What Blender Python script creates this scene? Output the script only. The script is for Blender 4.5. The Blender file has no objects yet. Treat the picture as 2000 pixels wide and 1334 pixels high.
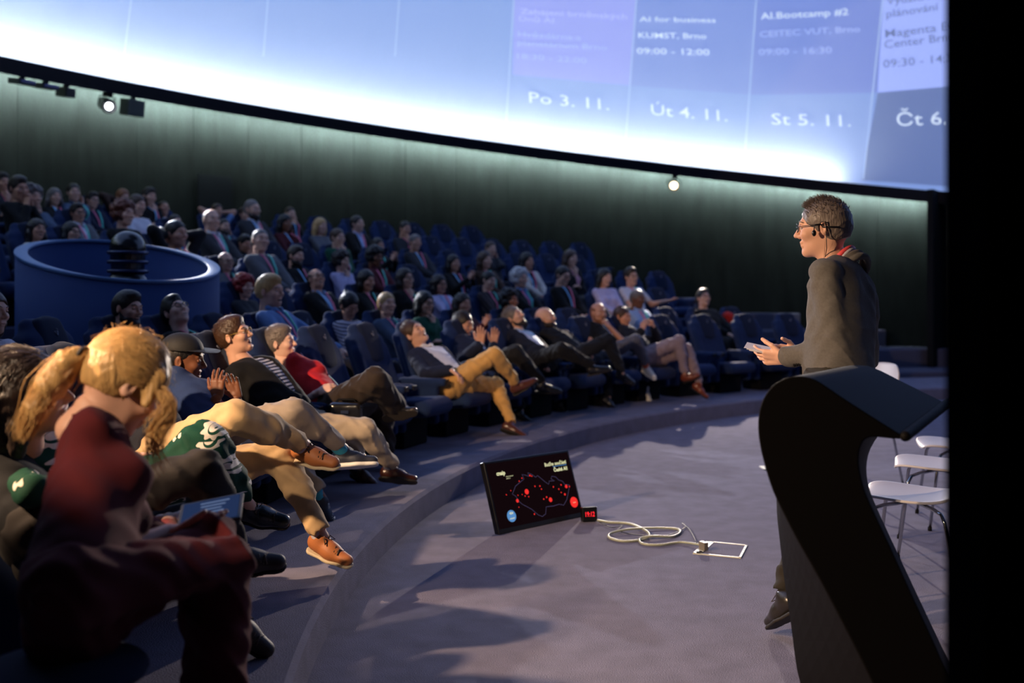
import bpy, math, random
import numpy as np
from mathutils import Vector, Matrix
random.seed(7)
rng = np.random.RandomState(7)
PI = math.pi
SC = bpy.context.scene
COL = SC.collection
# ------------------------------------------------------------ camera, world, exposure
F_PX, HOR, CAM_H = 1944.0, 585.0, 1.4      # focal length in pixels, horizon row, camera height
cam_d = bpy.data.cameras.new('camera')
cam_d.lens = 35.0; cam_d.sensor_width = 36.0
cam_d.shift_y = -(667.0 - HOR) / 2000.0
cam_d.clip_end = 100
cam_d.dof.use_dof = True; cam_d.dof.focus_distance = 4.35; cam_d.dof.aperture_fstop = 1.7
cam = bpy.data.objects.new('camera', cam_d); COL.objects.link(cam)
cam.location = (0, 0, CAM_H); cam.rotation_euler = (PI / 2, 0, 0)
SC.camera = cam
w = bpy.data.worlds.new('world'); SC.world = w; w.use_nodes = True
w.node_tree.nodes['Background'].inputs[0].default_value = (0.01, 0.015, 0.03, 1)
w.node_tree.nodes['Background'].inputs[1].default_value = 0.12
SC.view_settings.view_transform = 'Standard'; SC.view_settings.look = 'None'
SC.view_settings.gamma = 1.0; SC.view_settings.exposure = 0.0
try: SC.view_settings.use_curve_mapping = False
except Exception: pass
SC.cycles.max_bounces = 5; SC.cycles.diffuse_bounces = 3; SC.cycles.glossy_bounces = 3
SC.cycles.sample_clamp_indirect = 4.0
SC.cycles.use_denoising = True

def spot(name, loc, target, power, angle, blend, col, size):
    l = bpy.data.lights.new(name, 'SPOT'); l.energy = power; l.spot_size = math.radians(angle)
    l.spot_blend = blend; l.color = col; l.shadow_soft_size = size
    o = bpy.data.objects.new(name, l); COL.objects.link(o); o.location = loc
    d = Vector(target) - Vector(loc); o.rotation_euler = d.to_track_quat('-Z', 'Y').to_euler()
    return o
L_BACK = (3.02, 18.3, 3.52); L_LEFT = (-5.75, 14.55, 4.42); L_KEY = (-4.3, 2.2, 3.1)
spot('spot_back_light', (3.0, 18.1, 3.5), (1.5, 5.0, 0), 4600, 33, .2, (1, .84, .72), .06)
spot('spot_left_light', (-5.65, 14.4, 4.35), (2.6, 5.0, 0), 2100, 34, .25, (.88, .90, 1), .05)
spot('spot_key_light', (-3.55, 2.42, 2.78), (.55, 5.29, 1.48), 1200, 71, .06, (1, .67, .41), .05)
spot('spot_near_light', (-2.7, .1, 2.95), (.35, 3.9, 1.95), 520, 50, .12, (1, .74, .52), .05)

# ------------------------------------------------------------ scene helpers
def U(px, py, Y):                       # photograph pixel at depth Y -> world point
    return np.array([(px - 1000.0) * Y / F_PX, Y, CAM_H - (py - HOR) * Y / F_PX])
def UZ(px, py, Z):                      # photograph pixel on the horizontal plane Z
    Y = F_PX * (CAM_H - Z) / (py - HOR); return U(px, py, Y)
def V3(*a): return np.array(a, float)
def unit(v): v = np.asarray(v, float); return v / (np.linalg.norm(v) + 1e-12)
def rot(axis, ang):
    return np.array(Matrix.Rotation(ang, 3, Vector(axis)))
def tag(o, label=None, cat=None, group=None, kind=None):
    if label: o['label'] = label
    if cat: o['category'] = cat
    if group: o['group'] = group
    if kind: o['kind'] = kind
    return o
def empty(name, loc=(0, 0, 0), rz=0.0):
    o = bpy.data.objects.new(name, None); COL.objects.link(o)
    o.location = loc; o.rotation_euler = (0, 0, rz); o.empty_display_size = .1; return o
def mesh_from(name, V, Fs, mats, parent=None, midx=None, smooth=True):
    V = np.asarray(V, np.float32); me = bpy.data.meshes.new(name)
    if isinstance(Fs, np.ndarray):
        n = len(Fs); k = Fs.shape[1]
        me.vertices.add(len(V)); me.vertices.foreach_set('co', V.ravel())
        me.loops.add(n * k); me.loops.foreach_set('vertex_index', Fs.astype(np.int32).ravel())
        me.polygons.add(n); me.polygons.foreach_set('loop_start', np.arange(0, n * k, k, dtype=np.int32))
        me.polygons.foreach_set('loop_total', np.full(n, k, np.int32))
    else:
        me.from_pydata(V.tolist(), [], Fs)
    for m in (mats if isinstance(mats, (list, tuple)) else [mats]): me.materials.append(m)
    if midx is not None: me.polygons.foreach_set('material_index', np.asarray(midx, np.int32))
    me.polygons.foreach_set('use_smooth', np.full(len(me.polygons), smooth, bool))
    me.update(calc_edges=True); me.validate()
    o = bpy.data.objects.new(name, me); COL.objects.link(o)
    if parent is not None: o.parent = parent
    return o
def join(parts):                        # [(V, F, mat)] -> V, F, midx (quads)
    Vs, Fs, Ms, n = [], [], [], 0
    for V, F, m in parts:
        if len(F) == 0: continue
        Vs.append(V); Fs.append(F + n); Ms.append(np.full(len(F), m)); n += len(V)
    return np.vstack(Vs), np.vstack(Fs), np.concatenate(Ms)
def copy_tree(o, parent=None):
    c = o.copy(); COL.objects.link(c); c.parent = parent
    for ch in list(o.children): copy_tree(ch, c)
    return c
def tube(pts, r, n=8, cap=True):        # polyline tube, r scalar or list
    P = [np.asarray(p, float) for p in pts]; m = len(P)
    R = [r] * m if np.isscalar(r) else list(r)
    V = []; u = None
    for i in range(m):
        t = unit(P[min(i + 1, m - 1)] - P[max(i - 1, 0)])
        if u is None: u = unit(np.cross(t, [0.13, .21, .97] if abs(t[2]) < .9 else [1, 0, 0]))
        u = unit(u - t * np.dot(u, t)); v = np.cross(t, u)
        for j in range(n):
            a = 2 * PI * j / n; V.append(P[i] + R[i] * (math.cos(a) * u + math.sin(a) * v))
    F = []
    for i in range(m - 1):
        for j in range(n):
            k = (j + 1) % n; F.append((i * n + j, i * n + k, (i + 1) * n + k, (i + 1) * n + j))
    if cap:
        V.append(P[0]); V.append(P[-1]); a, b = m * n, m * n + 1
        for j in range(0, n, 2):
            F.append((a, (j + 2) % n, j + 1, j)); q = (m - 1) * n
            F.append((b, q + j, q + j + 1, q + (j + 2) % n))
    return np.array(V), np.array(F)
def boxm(c, s, R=None):                 # box mesh centre, full size
    h = np.array(s, float) / 2
    V = np.array([[x, y, z] for x in (-1, 1) for y in (-1, 1) for z in (-1, 1)]) * h
    if R is not None: V = V @ np.asarray(R).T
    F = np.array([(0, 1, 3, 2), (4, 6, 7, 5), (0, 4, 5, 1), (2, 3, 7, 6), (0, 2, 6, 4), (1, 5, 7, 3)])
    return V + np.array(c, float), F
def bev(o, w=.01, seg=3):
    m = o.modifiers.new('bevel', 'BEVEL'); m.width = w; m.segments = seg; m.limit_method = 'ANGLE'; return o
def ball(c, r, R=None, n=10, m=7):      # ellipsoid, quads
    r = np.array([r] * 3 if np.isscalar(r) else r, float); V = []; F = []
    for i in range(m + 1):
        th = PI * i / m
        for j in range(n):
            a = 2 * PI * j / n
            V.append((math.sin(th) * math.cos(a), math.sin(th) * math.sin(a), math.cos(th)))
    V = np.array(V) * r
    if R is not None: V = V @ np.asarray(R).T
    for i in range(m):
        for j in range(n):
            k = (j + 1) % n; F.append((i * n + j, (i + 1) * n + j, (i + 1) * n + k, i * n + k))
    return V + np.array(c, float), np.array(F)

# ------------------------------------------------------------ signed-distance sculpting
class Clay:
    def __init__(s): s.p = []; s.folds = None
    def cap(s, a, b, ra, rb=None, k=.02, flat=None, sub=False):
        s.p.append(('cap', V3(*a), V3(*b), ra, ra if rb is None else rb, k, flat, sub)); return s
    def ell(s, c, r, R=None, k=.02, sub=False):
        s.p.append(('ell', V3(*c), np.array(r, float) if not np.isscalar(r) else V3(r, r, r),
                    None if R is None else np.asarray(R), 0, k, None, sub)); return s
    def box(s, c, h, R=None, rd=.01, k=.01, sub=False):
        s.p.append(('box', V3(*c), np.array(h, float), None if R is None else np.asarray(R), rd, k, None, sub)); return s
    def cut(s, p, n):
        s.p.append(('cut', V3(*p), unit(n), 0, 0, 0, None, True)); return s
    def bounds(s, q):
        t, a, b, c, d, k, fl, sub = q
        if t == 'cap': r = max(c, d); return np.minimum(a, b) - r, np.maximum(a, b) + r
        if t == 'ell': r = b.max(); return a - r, a + r
        r = np.linalg.norm(b); return a - r, a + r
    def dist(s, q, X):
        t, a, b, c, d, k, fl, sub = q
        if t == 'cap':
            ba = b - a; pa = X - a
            tt = np.clip((pa @ ba) / (ba @ ba + 1e-9), 0, 1)
            e = pa - tt[..., None] * ba
            if fl is not None:
                n, g = fl; e = e + (e @ n)[..., None] * n * (g - 1)
            return np.sqrt((e * e).sum(-1)) - (c + (d - c) * tt)
        if t == 'ell':
            e = X - a
            if c is not None: e = e @ c
            k0 = np.sqrt(((e / b) ** 2).sum(-1)); k1 = np.sqrt(((e / (b * b)) ** 2).sum(-1)) + 1e-6
            return k0 * (k0 - 1) / k1
        if t == 'box':
            e = X - a
            if c is not None: e = e @ c
            w_ = np.abs(e) - (b - d)
            return np.sqrt((np.maximum(w_, 0) ** 2).sum(-1)) + np.minimum(w_.max(-1), 0) - d
        return (X - a) @ b
    def field(s, X):                    # at scattered points
        D = np.full(X.shape[:-1], 1.0)
        for q in s.p:
            d = s.dist(q, X); k = q[5]
            if q[7]:
                d = -d if q[0] != 'cut' else d; D = np.maximum(D, d)
            else:
                if k > 0:
                    h = np.maximum(k - np.abs(D - d), 0) / k; D = np.minimum(D, d) - h * h * k * .25
                else: D = np.minimum(D, d)
        return D
    def grid(s, h):
        lo = np.full(3, 1e9); hi = -lo
        for q in s.p:
            if q[7]: continue
            a, b = s.bounds(q); lo = np.minimum(lo, a); hi = np.maximum(hi, b)
        lo = lo - 3 * h; n = np.ceil((hi + 3 * h - lo) / h).astype(int) + 1
        D = np.full(n, 1.0, np.float32)
        ax = [lo[i] + h * np.arange(n[i]) for i in range(3)]
        for q in s.p:
            k = q[5]
            if q[0] == 'cut': i0 = np.zeros(3, int); i1 = n
            else:
                a, b = s.bounds(q); m = k + 2.5 * h + .006
                i0 = np.clip(np.floor((a - m - lo) / h).astype(int), 0, n); i1 = np.clip(np.ceil((b + m - lo) / h).astype(int) + 1, 0, n)
            if (i1 <= i0).any(): continue
            sl = tuple(slice(i0[i], i1[i]) for i in range(3))
            X = np.stack(np.meshgrid(*[ax[i][sl[i]] for i in range(3)], indexing='ij'), -1)
            d = s.dist(q, X); O = D[sl]
            if q[7]:
                d = -d if q[0] != 'cut' else d
                if k > 0 and q[0] != 'cut':
                    hh = np.maximum(k - np.abs(O - d), 0) / k; D[sl] = np.maximum(O, d) + hh * hh * k * .25
                else: D[sl] = np.maximum(O, d)
            elif k > 0:
                hh = np.maximum(k - np.abs(O - d), 0) / k; D[sl] = np.minimum(O, d) - hh * hh * k * .25
            else: D[sl] = np.minimum(O, d)
        if s.folds:
            amp, fr, ph = s.folds
            m = np.abs(D) < amp * 4 + 2 * h
            idx = np.nonzero(m); P = np.stack([ax[i][idx[i]] for i in range(3)], -1) * fr + ph
            w_ = np.sin(P[:, 0] * 1.1 + 2 * np.sin(P[:, 1] * .7 + P[:, 2] * .5)) * np.sin(P[:, 2] * 1.3 + 1.7 * np.sin(P[:, 0] * .6 - P[:, 1] * .4)) \
                + .6 * np.sin(P[:, 1] * 2.3 + P[:, 2] * 1.9 + 2 * np.sin(P[:, 0] * 1.2))
            r_ = 1 - np.abs(np.sin(P[:, 0] * .45 + P[:, 2] * .55 + 1.6 * np.sin(P[:, 1] * .35 + .5 * np.sin(P[:, 0] * .5))))
            D[idx] += amp * (w_ * .7 - 1.5 * r_ ** 3 + .3)
        return D, lo
    def mesh(s, h):
        D, lo = s.grid(h); return net(D, lo, h)
CORN = np.array([[i, j, k] for i in (0, 1) for j in (0, 1) for k in (0, 1)])
EDG = [(a, b) for a in range(8) for b in range(a + 1, 8) if np.abs(CORN[a] - CORN[b]).sum() == 1]
def net(D, lo, h):                      # surface nets
    I = D < 0; n = np.array(D.shape)
    s = sum(I[c[0]:n[0] - 1 + c[0], c[1]:n[1] - 1 + c[1], c[2]:n[2] - 1 + c[2]].astype(np.int8) for c in CORN)
    A = (s > 0) & (s < 8); C = np.argwhere(A)
    if len(C) == 0: return np.zeros((0, 3)), np.zeros((0, 4), int)
    vid = np.full(A.shape, -1, np.int64); vid[tuple(C.T)] = np.arange(len(C))
    val = np.stack([D[tuple((C + c).T)] for c in CORN], 1)
    acc = np.zeros((len(C), 3)); cnt = np.zeros(len(C))
    for a, b in EDG:
        va, vb = val[:, a], val[:, b]; m = (va < 0) != (vb < 0)
        t = va[m] / (va[m] - vb[m]); acc[m] += CORN[a] + t[:, None] * (CORN[b] - CORN[a]); cnt[m] += 1
    V = lo + h * (C + acc / cnt[:, None]); Fs = []
    for ax in range(3):
        u, v = [(1, 2), (2, 0), (0, 1)][ax]
        e = np.zeros(3, int); e[ax] = 1
        a = I[:n[0] - e[0], :n[1] - e[1], :n[2] - e[2]]; b = I[e[0]:, e[1]:, e[2]:]
        E = np.argwhere(a != b); E = E[(E[:, u] > 0) & (E[:, v] > 0) & (E[:, u] < n[u] - 1) & (E[:, v] < n[v] - 1)]
        if len(E) == 0: continue
        eu = np.zeros(3, int); eu[u] = 1; ev = np.zeros(3, int); ev[v] = 1
        q = np.stack([vid[tuple((E - eu - ev).T)], vid[tuple((E - ev).T)], vid[tuple(E.T)], vid[tuple((E - eu).T)]], 1)
        fl = ~I[tuple(E.T)]; q[fl] = q[fl][:, ::-1]; Fs.append(q)
    return V, np.vstack(Fs)

# ------------------------------------------------------------ materials
_M = {}
def s2l(c):
    return tuple((x / 12.92 if x <= .04045 else ((x + .055) / 1.055) ** 2.4) for x in c)
def rgb(r, g, b): return s2l((r / 255., g / 255., b / 255.)) + (1,)
def mat(name, col, rough=.6, metal=0., bump=0., bscale=200., var=0., emit=None, es=1., spec=.5, sheen=0., stretch=None, coat=0., vscale=6.):
    if name in _M: return _M[name]
    m = bpy.data.materials.new(name); m.use_nodes = True; nt = m.node_tree; N = nt.nodes; L = nt.links
    b = N['Principled BSDF']; b.inputs['Base Color'].default_value = col; b.inputs['Roughness'].default_value = rough
    b.inputs['Metallic'].default_value = metal; b.inputs['Specular IOR Level'].default_value = spec
    if sheen: b.inputs['Sheen Weight'].default_value = sheen * .25
    if coat: b.inputs['Coat Weight'].default_value = coat
    if emit: b.inputs['Emission Color'].default_value = emit; b.inputs['Emission Strength'].default_value = es
    if bump or var:
        tc = N.new('ShaderNodeTexCoord'); mp = N.new('ShaderNodeMapping'); L.new(tc.outputs['Object'], mp.inputs[0])
        if stretch: mp.inputs['Scale'].default_value = stretch
    if bump:
        t = N.new('ShaderNodeTexNoise'); t.inputs['Scale'].default_value = bscale; t.inputs['Detail'].default_value = 2
        L.new(mp.outputs[0], t.inputs[0]); bp = N.new('ShaderNodeBump'); bp.inputs['Strength'].default_value = bump
        bp.inputs['Distance'].default_value = .004; L.new(t.outputs[0], bp.inputs['Height']); L.new(bp.outputs[0], b.inputs['Normal'])
    if var:
        t2 = N.new('ShaderNodeTexNoise'); t2.inputs['Scale'].default_value = vscale; t2.inputs['Detail'].default_value = 4
        L.new(mp.outputs[0], t2.inputs[0]); mx = N.new('ShaderNodeMixRGB'); mx.blend_type = 'MIX'
        mx.inputs[1].default_value = tuple(c * (1 - var) for c in col[:3]) + (1,)
        mx.inputs[2].default_value = tuple(min(1, c * (1 + var)) for c in col[:3]) + (1,)
        L.new(t2.outputs[0], mx.inputs[0]); L.new(mx.outputs[0], b.inputs['Base Color'])
    _M[name] = m; return m
def emis(name, col, s=1.):
    if name in _M: return _M[name]
    m = bpy.data.materials.new(name); m.use_nodes = True; nt = m.node_tree
    b = nt.nodes['Principled BSDF']; b.inputs['Base Color'].default_value = (0, 0, 0, 1); b.inputs['Specular IOR Level'].default_value = 0
    b.inputs['Emission Color'].default_value = col; b.inputs['Emission Strength'].default_value = s
    _M[name] = m; return m
def fab(rgbc, bump=.2):
    return mat('cloth_%d_%d_%d' % rgbc, rgb(*rgbc), .85, bump=bump, bscale=900, var=.12, vscale=25, sheen=.15, spec=.25)
SKINS = {0: (222, 172, 146), 1: (205, 150, 122), 2: (236, 192, 170), 3: (122, 76, 52), 4: (150, 98, 72)}
def skinm(i): return mat('skin_%d' % i, rgb(*SKINS[i]), .5, bump=.12, bscale=260, var=.07, vscale=18, spec=.4)
HAIRS = dict(black=(18, 15, 15), dark=(36, 26, 22), brown=(66, 44, 30), auburn=(100, 48, 28), red=(140, 22, 18), blond=(198, 156, 98), gray=(112, 102, 96), white=(205, 200, 196), ginger=(130, 78, 44))
def hairm(c): return mat('hair_' + c, rgb(*HAIRS[c]), .45, bump=.9, bscale=130, var=.3, vscale=60, stretch=(1, 1, .12), spec=.45)
def stripem(name, c1, c2, per, axis=2, duty=.5):
    if name in _M: return _M[name]
    m = mat(name, rgb(*c1), .8, spec=.25); nt = m.node_tree; N = nt.nodes; L = nt.links
    tc = N.new('ShaderNodeTexCoord'); sp = N.new('ShaderNodeSeparateXYZ'); L.new(tc.outputs['Object'], sp.inputs[0])
    a = N.new('ShaderNodeMath'); a.operation = 'MULTIPLY'; a.inputs[1].default_value = 1 / per
    if isinstance(axis, int): L.new(sp.outputs[axis], a.inputs[0])
    else:
        d = N.new('ShaderNodeVectorMath'); d.operation = 'DOT_PRODUCT'; d.inputs[1].default_value = tuple(axis)
        L.new(tc.outputs['Object'], d.inputs[0]); L.new(d.outputs['Value'], a.inputs[0])
    f = N.new('ShaderNodeMath'); f.operation = 'FRACT'; L.new(a.outputs[0], f.inputs[0])
    g = N.new('ShaderNodeMath'); g.operation = 'GREATER_THAN'; g.inputs[1].default_value = duty; L.new(f.outputs[0], g.inputs[0])
    mx = N.new('ShaderNodeMixRGB'); mx.inputs[1].default_value = rgb(*c1); mx.inputs[2].default_value = rgb(*c2)
    L.new(g.outputs[0], mx.inputs[0]); L.new(mx.outputs[0], N['Principled BSDF'].inputs['Base Color'])
    return m
# ------------------------------------------------------------ people
def head_R(f, up=(0, 0, 1), roll=0.0):
    f = unit(f); l = unit(np.cross(up, f)); u = np.cross(f, l); R = np.stack([f, l, u], 1)
    return R @ rot((1, 0, 0), roll) if roll else R
def head_parts(o, h):
    c = Clay(); fem = o.get('fem'); j = .92 if fem else 1.0
    c.ell((-.012, 0, .032), (.096, .075, .084)).ell((-.04, 0, .0), (.066, .066, .075), k=.03)
    c.ell((.034, 0, -.022), (.058, .060, .080), k=.03)
    c.ell((.036, 0, -.078), (.046, .047 * j, .036), k=.03).ell((.074, 0, -.100), (.018, .02 * j, .017), k=.025)
    c.cap((.083, -.032, .026), (.083, .032, .026), .011, k=.018)
    c.cap((.090, 0, .016), (.113, 0, -.024), .0065, .0105, k=.012)
    for s in (-1, 1):
        c.ell((.100, s * .011, -.030), .0085, k=.008)
        c.ell((.070, s * .040, -.022), (.022, .022, .020), k=.025)
        c.ell((.104, s * .033, .006), (.019, .019, .013), k=.012, sub=True)
        c.ell((-.008, s * .077, -.006), (.018, .009, .031), R=rot((0, 0, 1), s * .35) , k=.008)
        c.ell((-.002, s * .086, -.004), (.009, .006, .017), k=.006, sub=True)
    op = o.get('mouth', 0)
    c.cap((.092, -.019, -.055), (.092, .019, -.055), .0065, k=.008)
    c.cap((.088, -.016, -.069 - .012 * op), (.088, .016, -.069 - .012 * op), .0075, k=.008)
    if op:
        c.ell((.104, 0, -.066 - .002 * op), (.020, .016, .004 + .006 * op), k=.004, sub=True)
        for s in (-1, 1): c.cap((.104, s * .008, -.065), (.092, s * .029, -.055), .0055 + .003 * op, .003, k=.003, sub=True)
    c.cap((-.018, 0, -.07), (-.03, 0, -.16), .054 * (.86 if fem else 1), k=.03)
    V, F = c.mesh(h); P = [(V, F, 0)]
    for s in (-1, 1):
        if o.get('shut'):
            P.append(tube([(.090, s * .018, .002), (.0945, s * .031, .0055), (.086, s * .046, .001)], .0020, 4) + (2,))
            P.append(ball((.0815, s * .032, .006), (.0125, .0150, .0135)) + (0,))
        else:
            P.append(ball((.0785, s * .032, .006), .0128) + (1,)); P.append(ball((.0885, s * .032, .006), (.0040, .0062, .0062)) + (2,))
            P.append(ball((.080, s * .032, .011), (.0135, .0145, .0105)) + (0,))
        P.append(tube([(.095, s * .014, .026), (.094, s * .034, .034), (.080, s * .052, .027)], [.0022, .0034, .0018], 4) + (2,))
    if op:
        P.append(ball((.083, 0, -.064), (.012, .024, .012)) + (3,))
        P.append(ball((.0865, 0, -.0595), (.0085, .019, .0045)) + (4,))
    else:
        P.append(ball((.0952, 0, -.0618), (.004, .020, .0018)) + (3,))
    return P
def hair_clay(o):
    k = o['hair'][0]; c = Clay(); long = k in ('long', 'bob', 'wavy', 'curly')
    if k == 'none': return None
    t = {'buzz': .0035, 'short': .009, 'crop': .009, 'bald': .003}.get(k, .015)
    c.ell((-.014, 0, .034), (.094 + t, .0745 + t, .084 + t))
    c.ell((-.045, 0, -.005), (.062 + t, .066 + t * .8, .078), k=.03)
    if k == 'crop': c.ell((.015, 0, .095), (.075, .058, .036), k=.03)
    if k == 'bun': c.ell((-.105, 0, .085), .032, k=.01)
    if k == 'curly':
        for i in range(60):
            z_ = 1 - 2 * (i + .5) / 60; a = i * 2.39996; rr = math.sqrt(1 - z_ * z_)
            p = V3(-.018, 0, .034) + V3(math.cos(a) * rr * .105, math.sin(a) * rr * .092, z_ * .100)
            if (p[0] > .035 and p[2] < .070) or p[2] < -.055: continue
            c.ell(p, .026 + .006 * ((i * 7) % 3), k=.012)
    if k in ('long', 'bob', 'wavy'):
        L = -.30 if k != 'bob' else -.13
        for s in (-1, 1):
            c.cap((-.01, s * .080, .03), (.0, s * .092, -.06), .026, .026, k=.03)
            c.cap((.0, s * .090, -.06), (-.015, s * .100, L * .92), .028, .022, k=.03)
            c.cap((-.06, s * .045, .0), (-.075, s * .055, L), .045, .035, k=.03)
        if o.get('fringe'): c.ell((.075, 0, .058), (.032, .062, .034), k=.02)
    f = (.075 if o.get('fringe') else .050) - (0.0 if fem_(o) else .006)
    hl = o.get('hl', 0)
    zf = -.035 + (0.018 if o.get('fringe') else .0)
    c.ell((.108 - hl, 0, zf), (.082, .070 if long else .082, .098), k=.006, sub=True)
    if not long:
        c.ell((.05, 0, -.09), (.075, .12, .085), k=.006, sub=True)
        c.cut((-.06, 0, -.058), (-.25, 0, -1)); c.box((.100, 0, -.118), (.112, .2, .10), None, .005, 0, sub=True)
        for s in (-1, 1): c.ell((-.002, s * .085, -.012), (.02, .02, .03), k=.004, sub=True)
    if k == 'bald': c.ell((.03, 0, .11), (.115, .10, .085), k=.004, sub=True)
    c.folds = (.0006 if k in ('buzz', 'bald') else .0011 if not long else .0024, 110 if not long else 75, rng.rand(3) * 9)
    if k in ('curly', 'wavy'): c.folds = (.0045, 60, rng.rand(3) * 9)
    return c
def tufts(root, H, o, n, hair_ob):
    k = o['hair'][0]; col = o['hair'][1]; c_ = HAIRS[col]
    cu = bpy.data.curves.new('strands', 'CURVE'); cu.dimensions = '3D'; cu.bevel_depth = .0011; cu.bevel_resolution = 0
    cu.materials.append(mat('strand_' + col, rgb(*[min(255, int(x * 1.1 + 4)) for x in c_]), .45, var=.4, vscale=60))
    long = k in ('long', 'bob', 'wavy')
    for i in range(n):
        d = unit(rng.randn(3) * V3(1, .9, .8) + V3(-.25, 0, .55))
        if d[2] < -.05 or (d[0] > .62 and d[2] < .70): continue
        t = .013 if not long else .018
        p = V3(-.014, 0, .034) + d * V3(.092 + t, .073 + t, .082 + t)
        if long: g = unit(V3(-.35, d[1] * 1.2, -1 + 1.2 * d[2]) - d * .3); L = rng.uniform(.03, .06)
        else: g = unit(V3(-.75 if d[2] < .8 else .35, d[1] * .3, .15 + .5 * (d[2] > .8)) + rng.randn(3) * .18); L = .010 + .016 * max(0, d[2])
        g = unit(g - d * np.dot(g, d) * .85)
        sp = cu.splines.new('POLY'); sp.points.add(2)
        for j, q in enumerate(H(np.array([p, p + d * .002 + g * L * .5, p + d * (.001 if long else .003) + g * L]))): sp.points[j].co = (*q, 1); sp.points[j].radius = (1.2, 1, .3)[j]
    so = bpy.data.objects.new('strands', cu); COL.objects.link(so); so.parent = hair_ob; so['kind'] = 'stuff'
def fem_(o): return bool(o.get('fem'))
def beard_clay(o):
    c = Clay(); b = o['beard']; g = .006 if b < 2 else .014
    c.ell((.036, 0, -.078), (.047 + g, .049 + g, .038 + g)).ell((.074, 0, -.104), (.02 + g, .024 + g, .02 + g), k=.025)
    for s in (-1, 1): c.cap((.02, s * .062, -.075), (.004, s * .070, -.03), .012 + g * .3, .006, k=.02)
    c.cap((.096, -.022, -.050), (.096, .022, -.050), .0062, k=.008)
    c.ell((.085, 0, -.040), (.05, .035, .030), k=.006, sub=True); c.cap((.10, -.012, -.064), (.10, .012, -.064), .0085, k=.004, sub=True)
    c.cap((.098, -.024, -.047), (.098, .024, -.047), .0055, k=.004)
    c.cut((0, 0, -.122 - g), (0, 0, -1)); c.folds = (.0012, 200, rng.rand(3)); return c
def hand(w, d, n, s, curl, h, sc=1.0, spread=1.0):
    d = unit(d); s = unit(s - d * np.dot(s, d)); n = unit(n - d * np.dot(n, d) - s * np.dot(n, s)); c = Clay(); q = sc
    pf = (n, 1.25)
    for a, b in ((.014, .030), (-.004, .008), (-.020, -.024)):
        c.cap(w + d * .012 * q + s * a * q, w + d * .084 * q + s * b * q, .0165 * q, .0145 * q, k=.012, flat=pf)
    for i, (L, r) in enumerate(zip((.070, .078, .072, .056), (.0092, .0094, .009, .0078))):
        p = w + d * (.084, .088, .084, .076)[i] * q + s * (.032 - .0205 * i) * q
        v = unit(d + s * (.10 - .07 * i) * spread); a = 0; cu = curl * (1 + .12 * i)
        for seg, rr, an in ((.45, 1, .75), (.31, .92, 1.0), (.24, .82, .7)):
            a += cu * an; dv = v * math.cos(a) + n * math.sin(a); e = p + dv * L * seg * q
            c.cap(p, e, r * rr * q, r * (rr - .06) * q, k=.004); p = e
    p = w + d * .022 * q + s * .022 * q
    v = unit(d * .75 + s * .8 + n * .35)
    e = p + v * .045 * q; c.cap(p, e, .014 * q, .0105 * q, k=.012)
    v2 = unit(d * .95 + s * .35 + n * (.3 + curl * .5)); f = e + v2 * .033 * q; c.cap(e, f, .0105 * q, .0095 * q, k=.004)
    g = f + unit(v2 + n * curl * .4) * .024 * q; c.cap(f, g, .0098 * q, .008 * q, k=.004)
    c.cap(w - d * .03 * q, w + d * .02 * q, .024 * q, .022 * q, k=.012, flat=(n, 1.2))
    return c.mesh(h)
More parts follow.
